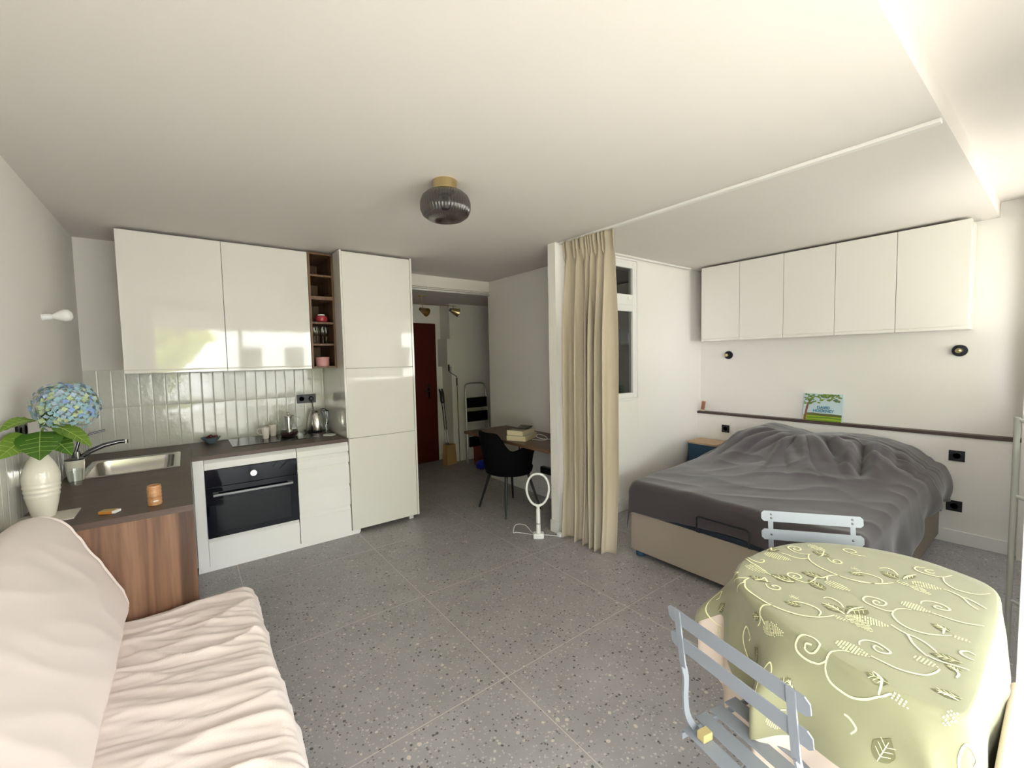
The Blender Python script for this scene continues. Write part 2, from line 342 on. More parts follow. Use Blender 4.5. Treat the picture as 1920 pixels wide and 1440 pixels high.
# baseboards
def bb(name, b): struct(name, [b], M['trimw'], bevel=0.003)
bb('baseboard_right', (XH-0.014, XH, 0.2, YW, 0, 0.1)); bb('baseboard_partition', (2.5, XH-0.014, YW-0.014, YW, 0, 0.1))
struct('baseboard_column', [(2.446, 2.46, YW-0.014, YW+0.09, 0, 0.1), (2.46, 2.5, YW-0.014, YW, 0, 0.1)], M['trimw'])
bb('baseboard_nook', (3.016, 3.03, YW+0.09, YB, 0, 0.08)); bb('baseboard_hall_end', (2.96, 3.07, 5.736, 5.75, 0, 0.1))
# wooden ledge over the low headboard wall
struct('trim_1', [(XH-0.012, XR, 0.2, YW, 0.828, 0.853)], M['ledge'], bevel=0.003)
# facade: nibs, lintel, sliding door frames; the doors are slid open where the photographer stands
struct('wall_facade', [(2.30, 4.6, YF-0.2, YF, 0, 1.18), (-0.8, -0.38, YF-0.2, YF, 0, 2.545), (4.60, XR, YF-0.2, 0.2, 0, 2.545), (-0.38, 4.6, YF-0.2, YF, 2.36, 2.545)], M['wall'])
bm = bmesh.new()
for x, z_ in ((-0.38, 0), (0.70, 0), (2.06, 0), (3.22, 1.2), (4.54, 1.2)): box(bm, x, x+0.06, YF-0.13, YF-0.02, z_, 2.36)
box(bm, -0.32, 2.06, YF-0.13, YF-0.02, 2.30, 2.36); box(bm, 3.28, 4.54, YF-0.13, YF-0.02, 2.30, 2.36); box(bm, -0.32, 2.06, YF-0.13, YF-0.02, 0.0, 0.03); box(bm, 3.28, 4.54, YF-0.15, YF+0.02, 1.18, 1.205)
o = link('window_1', bm, M['trimw'], bevel=0.004); o['kind'] = 'structure'
# opened inward casement leaf, its free edge just inside the frame's right border
bm = bmesh.new()
box(bm, 2.2, 2.25, YF-0.02, 0.03-0.0, 0.03, 0.12); box(bm, 2.2, 2.25, YF-0.02, 0.03, 2.2, 2.29)
box(bm, 2.2, 2.25, 0.025, 0.083, 0.03, 2.29); box(bm, 2.2, 2.25, YF-0.02, YF+0.04, 0.03, 2.29)
o = link('window_2', bm, M['trimw'], bevel=0.004); o['kind'] = 'structure'
g = B('window_pane', (2.222, 2.228, YF+0.04, 0.025, 0.12, 2.2), M['winglass'], o)
# small window in the partition wall
wf = bmesh.new()
for b in ((WX0, WX0+0.05), (WX1-0.012, WX1+0.012)): box(wf, b[0], b[1], YW-0.012, YW+0.06, WZ0, WZ1)
box(wf, WX0, WX1, YW-0.012, YW+0.06, WZ0-0.004, WZ0+0.02); box(wf, WX0, WX1, YW-0.012, YW+0.06, WZ1-0.02, WZ1)
wo = link('window_3', wf, M['trimw'], bevel=0.003); wo['kind'] = 'structure'
for z0, z1, gz0, gz1 in ((WZ0+0.02, 1.985, 1.14, 1.925), (1.985, WZ1-0.02, 2.085, 2.335)):
    bm = bmesh.new(); a, b_ = WX0+0.05, WX1-0.012; gx0, gx1 = a+0.06, b_-0.063
    box(bm, a, gx0, YW-0.004, YW+0.045, z0, z1); box(bm, gx1, b_, YW-0.004, YW+0.045, z0, z1)
    box(bm, gx0, gx1, YW-0.004, YW+0.045, z0, gz0); box(bm, gx0, gx1, YW-0.004, YW+0.045, gz1, z1)
    s = link('window_sash', bm, M['trimw'], wo, bevel=0.003)
    B('window_pane', (gx0, gx1, YW+0.018, YW+0.024, gz0, gz1), M['winglass'], s)
bm = bmesh.new(); box(bm, 3.40, 3.455, YW-0.010, YW-0.004, 2.04, 2.065); link('window_latch', bm, M['whitep'], wo, bevel=0.002)
# red entrance door at the end of the hall
bm = bmesh.new(); box(bm, 2.05, 2.96, 5.71, 5.75, 0.0, 2.03); box(bm, 2.11, 2.90, 5.70, 5.72, 0.12, 1.97)
do = link('door_1', bm, M['reddoor'], bevel=0.006); do['kind'] = 'structure'
bm = bmesh.new(); box(bm, 2.80, 2.83, 5.695, 5.705, 0.95, 1.15); tube(bm, [(2.815, 5.70, 1.05), (2.815, 5.65, 1.05), (2.72, 5.65, 1.05)], 0.009); link('door_handle', bm, M['chrome'], do, smooth=True, sang=40)

# ceiling tracks
B_ = B('curtain_track', (2.50, 2.535, 0.36, 2.60, CE-0.017, CE), M['trimw'], bevel=0.003); tag(B_, 'long white ceiling track running from the curtain towards the window', 'curtain track')
B_ = B('curtain_track', (2.56, 4.45, YW-0.045, YW-0.008, CE-0.018, CE), M['trimw'], bevel=0.003); tag(B_, 'short white ceiling track above the small bedroom window', 'curtain track')
bm = bmesh.new(); tube(bm, [(1.72, YB-0.04, 2.278), (3.02, YB-0.04, 2.278)], 0.011)
B_ = link('curtain_rail', bm, M['trimw'], smooth=True); tag(B_, 'white rail under the lintel of the hall opening', 'curtain rail')
for x in (2.2, 2.75): T('bracket', [(x, YB-0.04, 2.278), (x, YB-0.02, 2.318)], 0.006, M['trimw'], B_)

# ================================================================== KITCHEN
TW, TY = 0.0785, YB-0.008
def tiles(name, label, axis, a0, a1, rows, fixed):
    bg_ = bmesh.new(); bt = bmesh.new()
    n = int(math.ceil((a1-a0)/TW))
    for z0, z1 in rows:
        for i in range(n):
            u0, u1 = a0+i*TW+0.0009, min(a0+(i+1)*TW-0.0009, a1)
            if u1-u0 < 0.004: continue
            K = 5 if z1-z0 > 0.1 else 2; th = 0.009+random.uniform(-.0004, .0004); sd = random.random()*50
            tu, tv = random.uniform(-.0005, .0005), random.uniform(-.0014, .0014)
            vs = []
            for jj in range(8):
                row = []
                for ii in range(6):
                    s, t = (0, .06, .10, .90, .94, 1)[ii], (0, .03, .2, .4, .6, .8, .97, 1)[jj]; e = 0.0 if 0 < ii < 5 and 0 < jj < 7 else -0.0014
                    h = th+e+tu*(s-.5)*2+tv*(t-.5)*2+0.0006*nz(s*1.5+sd, t*3.5, sd)
                    u, z = u0+(u1-u0)*s, z0+0.0012+(z1-z0-0.0024)*t
                    row.append(bt.verts.new((u, fixed-h, z) if axis == 'x' else (fixed+h, u, z)))
                vs.append(row)
            for jj in range(7):
                for ii in range(5): bt.faces.new((vs[jj][ii], vs[jj][ii+1], vs[jj+1][ii+1], vs[jj+1][ii]))
    z0, z1 = rows[0][0], rows[-1][1]
    if axis == 'x': box(bg_, a0, a1, fixed-0.0065, fixed, z0, z1)
    else: box(bg_, fixed, fixed+0.0065, a0, a1, z0, z1)
    r = link(name, bg_, M['grout']); tag(r, label, 'backsplash')
    link('tiles', bt, M['tile'], r, smooth=True); return r
tiles('tile_backsplash', 'glossy pale vertical tiles on the wall behind the hob', 'x', XL, 1.066, [(0.848, 1.18), (1.18, 1.47)], YB)
tiles('tile_backsplash', 'single row of vertical tiles on the left wall beside the vase', 'y', 2.2, YB-0.012, [(0.848, 1.15)], XL)

KF = 3.733      # front plane of the base fronts
def front(name, x0, x1, z0, z1, parent, mat=None, y=KF, lip=0.028, top=True, t=0.021, n=10):
    """door or drawer front with a scooped grip along its top (or bottom) edge"""
    bm = bmesh.new()
    if top: prof = [(y, z0), (y, z1-lip), (y+0.002, z1-lip+0.001), (y+0.016, z1-0.006), (y+0.018, z1-0.002), (y+0.018, z1), (y+t, z1), (y+t, z0)]
    else: prof = [(y, z1), (y, z0+lip), (y+0.004, z0+lip-0.002), (y+0.004, z0+lip-0.005), (y-0.001, z0+lip-0.008), (y-0.001, z0), (y+t, z0), (y+t, z1)]
    A = [bm.verts.new((x0, p, q)) for p, q in prof]; B2 = [bm.verts.new((x1, p, q)) for p, q in prof]
    for i in range(len(prof)): j = (i+1) % len(prof); bm.faces.new((A[i], A[j], B2[j], B2[i]))
    bm.faces.new(A); bm.faces.new(B2)
    return link(name, bm, mat or M['satin'], parent, bevel=0.0012)
G = 0.0016
# oven housing
r = empty('oven_cabinet', (0.34, 4.05, 0), label='white base cabinet around the black oven with filler strip at left', cat='cabinet'); r.location = (0, 0, 0)
bm = bmesh.new(); box(bm, 0.0, 0.018, KF+0.022, YB-0.02, 0.04, 0.818); box(bm, 0.655, 0.672, KF+0.022, YB-0.02, 0.04, 0.818); box(bm, 0.018, 0.655, KF+0.022, YB-0.02, 0.04, 0.058); box(bm, 0.018, 0.655, YB-0.05, YB-0.02, 0.058, 0.818)
box(bm, 0.018, 0.655, KF+0.022, YB-0.05, 0.225, 0.240); box(bm, 0.018, 0.655, KF+0.022, YB-0.05, 0.741, 0.755)
link('carcass', bm, M['carc'], r)
B('filler_panel', (0.008, 0.072, KF, KF+0.02, 0.036, 0.818), M['satin'], r, bevel=0.001)
front('drawer_front', 0.072+G, 0.672-G, 0.741, 0.818, r); front('drawer_front', 0.072+G, 0.672-G, 0.038, 0.241, r)
# oven
r = empty('built_in_oven', (0.372, KF, 0.24), label='black glass built in oven with steel handle under the hob', cat='oven'); o0 = Matrix.Translation((-0.372, -KF, -0.24))
def inv(o, r): o.matrix_parent_inverse = Matrix.Translation(-r.location) if r.rotation_euler.z == 0 else (Matrix.Translation(r.location) @ Matrix.Rotation(r.rotation_euler.z, 4, 'Z')).inverted(); return o
inv(B('oven_body', (0.079, 0.665, KF+0.012, KF+0.45, 0.246, 0.737), M['blackm'], r), r)
inv(B('oven_door', (0.074, 0.670, KF-0.012, KF+0.012, 0.244, 0.612), M['ovenglass'], r, bevel=0.002), r)
inv(B('oven_window', (0.13, 0.615, KF-0.0135, KF-0.011, 0.285, 0.52), M['ovenwin'], r, label='slightly greyer glass window of the oven door'), r)
inv(B('control_panel', (0.074, 0.670, KF-0.012, KF+0.012, 0.615, 0.738), M['ovenglass'], r, bevel=0.002), r)
bm = bmesh.new(); box(bm, 0.115, 0.632, KF-0.052, KF-0.036, 0.551, 0.568); box(bm, 0.115, 0.15, KF-0.04, KF-0.012, 0.551, 0.568); box(bm, 0.597, 0.632, KF-0.04, KF-0.012, 0.551, 0.568)
inv(link('oven_handle', bm, M['darksteel'], r, bevel=0.002), r)
mt = Matrix.Translation((0.372, KF-0.012, 0.678)) @ Matrix.Rotation(R(90), 4, 'X')
inv(LA('oven_knob', [(0.024, 0), (0.024, 0.014), (0.021, 0.017), (0.012, 0.017), (0.011, 0.0155), (0.0, 0.0155)], M['steel'], r, 36, mtx=mt), r)
# drawers
r = empty('drawer_cabinet', (0, 0, 0), label='narrow white cabinet with five drawers between oven and tall unit', cat='cabinet')
bm = bmesh.new(); box(bm, 0.676, 1.076, KF+0.022, YB-0.02, 0.04, 0.818); link('carcass', bm, M['carc'], r)
for z0, z1 in ((0.038, 0.270), (0.272, 0.455), (0.457, 0.640), (0.642, 0.735), (0.737, 0.818)): front('drawer_front', 0.674+G, 1.077-G, z0, z1-0.003, r, lip=0.032)
# plinth
B_ = B('plinth', (0.006, 1.145, KF+0.006, KF+0.022, 0.0, 0.037), M['satin'], bevel=0.001); tag(B_, 'low white plinth board under the oven and drawers', 'plinth')
# tall unit
r = empty('tall_cabinet', (0, 0, 0), label='tall gloss white three door cabinet reaching the ceiling', cat='cabinet')
bm = bmesh.new(); box(bm, 1.068, 1.083, KF-0.001, YB-0.005, 0.85, 2.432); box(bm, 1.083, 1.085, KF+0.02, YB-0.02, 0.04, 2.43); box(bm, 1.690, 1.707, KF-0.001, YB-0.005, 0.036, 2.432)
box(bm, 1.085, 1.690, KF+0.022, YB-0.02, 0.06, 2.425); link('carcass', bm, M['gloss'], r)
for z0, z1 in ((0.038, 0.838), (0.842, 1.438), (1.442, 2.420)): B('cabinet_door', (1.0845, 1.687, KF, KF+0.019, z0, z1-0.001), M['gloss'], r, bevel=0.0015)
for x in (1.14, 1.64): B('cabinet_foot', (x-0.022, x+0.022, KF+0.03, KF+0.06, 0.0, 0.06), M['whitep'], r, bevel=0.003)
# wall cabinets
UF = 3.925
for i, (x0, x1, lb) in enumerate(((-0.33, 0.262, 'gloss white wall cabinet at the left end reflecting green trees'), (0.262, 0.862, 'gloss white wall cabinet next to the walnut shelves above the hob'))):
    r = empty('wall_cabinet', (0, 0, 0), label=lb, cat='wall cabinet', group='wall cabinets above the worktop')
    bm = bmesh.new(); box(bm, x0+0.001, x1-0.001, UF+0.021, YB-0.001 if False else YB-0.012, 1.447, 2.425); link('carcass', bm, M['carc'], r)
    front('cabinet_door', x0+G, x1-G, 1.445, 2.418, r, M['gloss'], UF, 0.026, False)
# walnut open shelf unit
r = empty('open_shelf_unit', (0, 0, 0), label='narrow walnut open shelf tower between wall cabinets and tall cabinet', cat='shelf unit')
x0, x1 = 0.864, 1.066; SH = (1.447, 1.640, 1.826, 2.030, 2.226)
bm = bmesh.new(); box(bm, x0, x0+0.016, UF, YB-0.012, 1.447, 2.425); box(bm, x1-0.016, x1, UF, YB-0.012, 1.447, 2.425); box(bm, x0+0.016, x1-0.016, UF, YB-0.012, 2.409, 2.425)
box(bm, x0+0.016, x1-0.016, YB-0.018, YB-0.012, 1.447, 2.409); link('shelf_frame', bm, M['walnut_shelf'], r)
for i, z in enumerate(SH): B('shelf_board', (x0+0.016, x1-0.016, UF+(0.0 if i in (0, 3) else 0.004), YB-0.018, z, z+(0.03 if i == 3 else 0.016)), M['walnut_shelf'], r)
# things on the shelves
def wine(x, y, z):
    t = empty('wine_glass', (x, y, z), label='small stemmed glass in the cluster on the walnut tower shelf', cat='glass', group='stemmed glasses in the walnut shelf tower')
    LA('bowl', [(0.004, 0.068), (0.02, 0.076), (0.029, 0.095), (0.03, 0.115), (0.025, 0.15)], M['glass'], t, 20); LA('stem', [(0.027, 0), (0.004, 0.004), (0.003, 0.01), (0.003, 0.068), (0.006, 0.07)], M['glass'], t, 16); return t
w0 = wine(0.905, 3.975, 1.656)
for dx, dy in ((0.038, 0.065), (0.068, 0.005), (0.11, 0.07), (0.004, 0.11)): c_ = copy_tree(w0); c_.location = (0.905+dx, 3.975+dy, 1.656)
t = empty('lidded_pot', (0.972, 4.0, 1.842), label='small raspberry red pot with white lid in the shelf tower', cat='pot')
LA('pot_body', [(0.025, 0), (0.045, 0.01), (0.052, 0.03), (0.046, 0.052), (0.03, 0.06)], M['redpot'], t, 24); LA('pot_lid', [(0.03, 0.06), (0.027, 0.07), (0.0, 0.073)], M['whitep'], t, 24)
t = empty('round_tin', (0.967, 4.01, 1.463), label='round pale pink tin on the lowest walnut shelf', cat='tin'); LA('tin_body', [(0.056, 0), (0.057, 0.07), (0.055, 0.0705)], M['pinktin'], t, 32); LA('tin_lid', [(0.0585, 0.058), (0.0585, 0.078), (0.0, 0.08)], M['pinktin'], t, 32)

# sink run: base, walnut end panel, L shaped worktop
r = empty('sink_cabinet', (0, 0, 0), label='sink base cabinet closed towards the sofa by a figured walnut panel', cat='cabinet')
bm = bmesh.new(); box(bm, XL+0.01, -0.62+0.04, 2.5, YB-0.02, 0.0, 0.82); box(bm, -0.022, -0.004, 2.50, 3.70, 0.04, 0.818); box(bm, XL+0.02, -0.022, 2.5, YB-0.02, 0.04, 0.06); box(bm, -0.56, -0.022, YB-0.06, YB-0.02, 0.06, 0.81)
link('carcass', bm, M['carc'], r); B('end_panel', (XL+0.004, 0.0, 2.474, 2.494, 0.0, 0.819), M['walnut'], r, bevel=0.001, label='walnut end panel with dark knots')
SX0, SX1, SY0, SY1 = -0.535, -0.055, 3.45, 4.05
bm = bmesh.new(); zt0, zt1 = 0.820, 0.847; YL = 2.468
for b in ((XL+0.002, 0.0, YL, SY0+0.012), (XL+0.002, SX0+0.012, SY0+0.012, SY1-0.012), (SX1-0.012, 0.0, SY0+0.012, SY1-0.012), (XL+0.002, 0.0, SY1-0.012, YB-0.012)): box(bm, *b, zt0, zt1)
box(bm, 0.0012, 1.0665, 3.713, YB-0.012, zt0, zt1); wt = link('worktop', bm, M['worktop']); tag(wt, 'L shaped dark brown wooden worktop carrying sink and hob', 'worktop')
# sink
r = empty('sink', (-0.295, 3.75, 0.847), label='shallow rectangular stainless steel sink set in the worktop', cat='sink')
def rrect(x0, x1, y0, y1, rad, n=6):
    out = []
    for cx, cy, a0 in ((x1-rad, y1-rad, 0), (x0+rad, y1-rad, 90), (x0+rad, y0+rad, 180), (x1-rad, y0+rad, 270)):
        for i in range(n+1): a = R(a0+90*i/n); out.append((cx+rad*math.cos(a), cy+rad*math.sin(a)))
    return out
bm = bmesh.new(); loops = []
for d, z, rad in ((0, 0.8485, 0.012), (0.006, 0.8515, 0.012), (0.03, 0.850, 0.05), (0.036, 0.846, 0.055), (0.05, 0.71, 0.06), (0.075, 0.69, 0.05), (0.2, 0.685, 0.02)):
    loops.append([bm.verts.new((px, py, z)) for px, py in rrect(SX0+d, SX1-d, SY0+d, SY1-d, rad)])
for a, b in zip(loops[:-1], loops[1:]):
    for i in range(len(a)): j = (i+1) % len(a); bm.faces.new((a[i], a[j], b[j], b[i]))
bm.faces.new(loops[-1]); inv(link('sink_bowl', bm, M['steel'], r, smooth=True, sang=50), r)
inv(LA('drain', [(0.035, 0.686), (0.035, 0.688), (0.028, 0.687), (0, 0.6865)], M['chrome'], r, 24, c=(-0.295, 3.75, 0)), r)
# tap
r = empty('tap', (-0.565, 3.76, 0.847), label='dark chrome mixer tap leaning over the sink', cat='tap')
LA('tap_body', [(0.026, 0), (0.026, 0.008), (0.022, 0.012), (0.021, 0.11), (0.018, 0.125), (0, 0.128)], M['chrome'], r, 24)
T('tap_spout', [(0.005, 0, 0.07), (0.06, 0.005, 0.115), (0.13, 0.012, 0.145), (0.2, 0.02, 0.158), (0.225, 0.022, 0.158)], [0.016, 0.015, 0.0145, 0.013, 0.013], M['chrome'], r, 12)
LA('spout_tip', [(0.013, -0.012), (0.0135, 0.012)], M['steel'], r, 16, c=(0.232, 0.023, 0.156), label='bright steel spout end')
T('tap_lever', [(0, 0, 0.125), (0.02, 0.004, 0.205), (0.06, 0.02, 0.222), (0.135, 0.045, 0.24)], [0.009, 0.008, 0.006, 0.006], M['chrome'], r, 10)
# things by the sink
GZ = 0.8475
t = empty('drinking_glass', (-0.505, 3.30, GZ), label='clear drinking glass beside the vase on the worktop', cat='glass'); LA('glass_body', [(0.0, 0), (0.024, 0.0), (0.026, 0.012), (0.0345, 0.09), (0.033, 0.09), (0.0245, 0.016), (0, 0.014)], M['glass'], t, 24)
t = empty('lidded_canister', (-0.528, 3.46, GZ), label='white cylindrical canister with black rim behind the drinking glass', cat='canister')
LA('canister_body', [(0.033, 0), (0.036, 0.004), (0.042, 0.118)], M['ceramic'], t, 28); LA('canister_rim', [(0.0425, 0.118), (0.0435, 0.123), (0.03, 0.124)], M['black'], t, 28)
LA('pump_knob', [(0.009, 0.123), (0.009, 0.16), (0, 0.162)], M['steel'], t, 14, c=(0.012, 0.012, 0))
t = empty('wooden_cylinder', (-0.142, 2.585, GZ), label='small ribbed bamboo cylinder with white sticker on the worktop', cat='wooden cylinder')
LA('cylinder_body', [(0.024, 0)]+[(0.0265+0.0012*math.sin(i*2.1), 0.004+0.0058*i) for i in range(1, 15)]+[(0.026, 0.092), (0.022, 0.0925), (0.021, 0.085), (0, 0.085)], M['bamboo'], t, 28)
B('sticker', (-0.004, 0.014, -0.0285, -0.0265, 0.02, 0.024), M['whitep'], t)
t = empty('matchbox', (-0.298, 2.575, GZ), R(-28), label='small open matchbox with orange striking side on the worktop', cat='matchbox')
bm = bmesh.new(); box(bm, -0.03, 0.022, -0.02, 0.02, 0, 0.012); link('box_sleeve', bm, pmat('ochre_card', (0.5, 0.2, 0.03), 0.6), t, bevel=0.0006); B('box_tray', (0.022, 0.034, -0.0185, 0.0185, 0.0012, 0.0108), M['whitep'], t); B('box_top', (-0.03, 0.022, -0.0198, 0.0198, 0.012, 0.0124), pmat('tan_card', (0.5, 0.36, 0.14), 0.6), t)
# vase, mat, hydrangea
VX, VY = -0.515, 2.68
t = B('stone_mat', (VX-0.08, VX+0.105, VY-0.10, VY+0.06, 0.847, 0.853), M['cream'], bevel=0.001); tag(t, 'square pale stone tile under the vase', 'mat')
t = empty('vase', (VX, VY, 0.8535), label='cream ceramic vase with ringed belly holding the hydrangea', cat='vase')
pr = []
for i in range(49):
    z = 0.27*i/48; s = z/0.27
    rr = 0.0585*math.sin(PI*min(1, (0.30+0.70*s)) ) if False else (0.036+0.0235*math.sin(min(1, s/0.62)*PI/2)) if s < 0.62 else 0.0595*math.cos((s-0.62)/0.38*1.12)
    if 0.34 < s < 0.56: rr += 0.0014*math.sin((s-0.34)/0.22*PI*6)
    pr.append((rr, z))
LA('vase_body', [(0.0, 0.0)]+pr+[(0.022, 0.27), (0.022, 0.2), (0, 0.2)], M['ceramic'], t, 40, sang=60)
fl = empty('hydrangea', (VX, VY, 1.06), label='blue green hydrangea stem with big leaves standing in the vase', cat='flower')
def w2(x, y, z): return Vector((x-VX, y-VY, z-1.06))
T('flower_stem', [(0, 0, 0.0), (0.005, 0.0, 0.1), (0.02, 0.005, 0.18), (0.075, 0.02, 0.24)], 0.0045, M['stem'], fl, 8, 5)
random.seed(11)
bm = bmesh.new(); fc = Vector((0.092, 0.02, 0.262)); fr = Vector((0.108, 0.105, 0.108))
for i in range(330):
    k = i+0.5; ph = math.acos(1-1.82*k/330); th = PI*(1+5**0.5)*k
    d = Vector((math.cos(th)*math.sin(ph), math.sin(th)*math.sin(ph), math.cos(ph))); s = random.uniform(0.86, 1.06)
    p = fc+Vector((d.x*fr.x, d.y*fr.y, d.z*fr.z))*s
    n_ = (d+Vector([random.uniform(-.35, .35) for _ in range(3)])).normalized(); a = n_.orthogonal().normalized(); b = n_.cross(a); rot = random.random()*PI
    mi = random.choices((0, 1, 2, 3), (2, 4, 3.5 if d.z < 0.5 else 1.5, 3))[0]; R_ = random.uniform(0.010, 0.0135)
    for q in range(4):
        an = rot+q*PI/2; e1 = a*math.cos(an)+b*math.sin(an); e2 = -a*math.sin(an)+b*math.cos(an)
        vs = [bm.verts.new(p), bm.verts.new(p+e1*R_*.55+e2*R_*.5+n_*.002), bm.verts.new(p+e1*R_*1.05+n_*.001), bm.verts.new(p+e1*R_*.55-e2*R_*.5+n_*.002)]
        bm.faces.new(vs).material_index = mi
link('flower_head', bm, [M['p1'], M['p2'], M['p3'], M['p4']], fl)
def leafm(base, tip, up, wid, mat, droop=0.02, fold=0.25):
    base, tip, up = Vector(base), Vector(tip), Vector(up).normalized(); d = tip-base; side = d.cross(up).normalized(); nn = side.cross(d).normalized()
    bm = bmesh.new(); N = 14; rows = []
    for i in range(N+1):
        t_ = i/N; w_ = wid*(math.sin(PI*t_**0.8)**0.75)*(1-0.25*t_) if 0 < t_ < 1 else 0.0015; c_ = base+d*t_-Vector((0, 0, 1))*droop*t_*t_+nn*0.01*math.sin(PI*t_)
        rows.append([bm.verts.new(c_+side*w_*s+nn*(abs(s)*w_*fold+0.002*math.sin(t_*40+abs(s)*2)*abs(s))) for s in (-1, -.66, -.33, 0, .33, .66, 1)])
    for a, b in zip(rows[:-1], rows[1:]):
        for i in range(6): bm.faces.new((a[i], a[i+1], b[i+1], b[i]))
    lf = link('leaf', bm, mat, fl, smooth=True)
    bv = bmesh.new(); tube(bv, [base+d*t_/8-Vector((0, 0, 1))*droop*(t_/8)**2+nn*(0.0105*math.sin(PI*t_/8)) for t_ in range(9)], [0.0022*(1-t_/10) for t_ in range(9)], 6)
    for t_ in (0.25, 0.42, 0.58, 0.72):
        c_ = base+d*t_-Vector((0, 0, 1))*droop*t_*t_+nn*0.0105*math.sin(PI*t_)
        for s in (-1, 1): tube(bv, [c_, c_+d*0.12+side*s*wid*0.7*math.sin(PI*t_)+nn*(wid*fold*.7)], 0.0008, 4)
    link('leaf_vein', bv, M['vein'], lf, smooth=True)
J = (0.038, 0.0, 0.185)
leafm((0.00, -0.02, 0.215), (-0.079, -0.125, 0.20), (0.1, -0.5, 1), 0.036, M['leafl'], 0.015)
leafm((0.012, -0.01, 0.18), (0.095, -0.05, 0.255), (-0.7, -0.6, 0.7), 0.036, M['leaf'], 0.0, 0.4)
leafm((0.048, -0.01, 0.192), (0.172, -0.07, 0.085), (0.5, -0.5, 0.8), 0.05, M['leafl'], 0.0, 0.12)
leafm((0.015, -0.03, 0.165), (0.03, -0.15, 0.062), (0.1, -1, 0.45), 0.078, M['leaf'], 0.0, 0.2)
leafm((0.03, -0.03, 0.155), (0.115, -0.10, 0.062), (0.3, -0.8, 0.6), 0.05, M['leaf'], 0.0, 0.2)
leafm((-0.02, -0.03, 0.155), (-0.079, -0.18, 0.085), (0.5, -0.6, 0.6), 0.05, M['leafl'], 0.0, 0.2)
# left wall fittings
t = empty('wall_bulb', (XL, 3.40, 1.769), label='bare white light bulb in a wall socket on the left wall', cat='lamp'); ry = Matrix.Rotation(R(81), 4, 'Y')
LA('bulb_socket', [(0.02, 0), (0.02, 0.004), (0.0165, 0.006), (0.0165, 0.036), (0.014, 0.04)], M['whitep'], t, 20, mtx=ry)
LA('bulb_glass', [(0.012, 0.04), (0.016, 0.05), (0.031, 0.078), (0.0345, 0.093), (0.03, 0.11), (0.016, 0.121), (0, 0.124)], M['bulb'], t, 24, mtx=ry)
def socket(loc, nrm, wdt, n, label, plug=None, h=0.082):
    """dark wall socket plate; nrm is the outward wall normal, loc the centre on the wall"""
    t = empty('wall_socket', loc, label=label, cat='socket'); nrm = Vector(nrm); side = Vector((0, 0, 1)).cross(nrm)
    mt = Matrix((( side.x, nrm.x, 0, 0), (side.y, nrm.y, 0, 0), (0, 0, 1, 0), (0, 0, 0, 1)))
    bm = bmesh.new(); box(bm, -wdt/2, wdt/2, 0, 0.009, -h/2, h/2, mtx=mt); link('socket_plate', bm, M['black'], t, bevel=0.002)
    for i in range(n):
        cx = (i-(n-1)/2)*wdt/n; m2 = mt @ Matrix.Translation((cx, 0.009, 0)) @ Matrix.Rotation(R(-90), 4, 'X')
        LA('socket_insert', [(0.026, 0), (0.026, 0.0015), (0.022, 0.0015), (0.0215, -0.001), (0, -0.001)], M['blackm'], t, 24, mtx=m2)
    return t
socket((XL, 2.86, 1.215), (1, 0, 0), 0.15, 2, 'black double socket on the left wall half hidden by hydrangea leaves')
ks = socket((0.905, YB-0.01, 1.155), (0, -1, 0), 0.165, 2, 'dark double socket on the tiles above the kettle')
t = empty('power_plug', (0.945, YB-0.019, 1.155), label='black plug with cord in the right socket above the kettle', cat='plug')
LA('plug_body', [(0.018, 0), (0.018, 0.018), (0.012, 0.026), (0, 0.027)], M['black'], t, 18, mtx=Matrix.Rotation(R(90), 4, 'X'))
T('plug_cord', [(0, -0.02, -0.012), (0.004, -0.03, -0.06), (0.014, -0.03, -0.12)], 0.003, M['black'], t, 8, 5)
socket((XH, 2.285, 0.682), (-1, 0, 0), 0.082, 1, 'black socket on the headboard wall above the nightstand')
socket((XH, 0.518, 0.68), (-1, 0, 0), 0.088, 1, 'upper black socket on the headboard wall right of the bed')
socket((XH, 0.522, 0.29), (-1, 0, 0), 0.088, 1, 'lower black socket near the floor right of the bed')

# hob and things standing on it
HZ = 0.8475
hb = empty('hob', (0, 0, 0), label='black ceramic glass hob set into the dark worktop', cat='hob')
B('hob_glass', (0.265, 0.885, 3.965, 4.39, HZ, HZ+0.005), M['hob'], hb, bevel=0.0015)
ST = HZ+0.0055
def mug(x, y, rz, lab):
    t = empty('mug', (x, y, ST), rz, lab, 'mug', 'pale mugs on the hob')
    LA('mug_body', [(0, 0), (0.022, 0), (0.024, 0.003), (0.034, 0.098), (0.0325, 0.099), (0.0225, 0.006), (0, 0.005)], M['pinkmug'], t, 28)
    T('mug_handle', [(0.028, 0, 0.082), (0.05, 0, 0.086), (0.062, 0, 0.066), (0.05, 0, 0.044), (0.0265, 0, 0.036)], 0.004, M['pinkmug'], t, 8, 5); return t
mug(0.525, 4.19, R(170), 'pale pink mug at the front of the hob, handle turned left')
mug(0.597, 4.30, R(40), 'pale pink mug behind and right of the front mug')
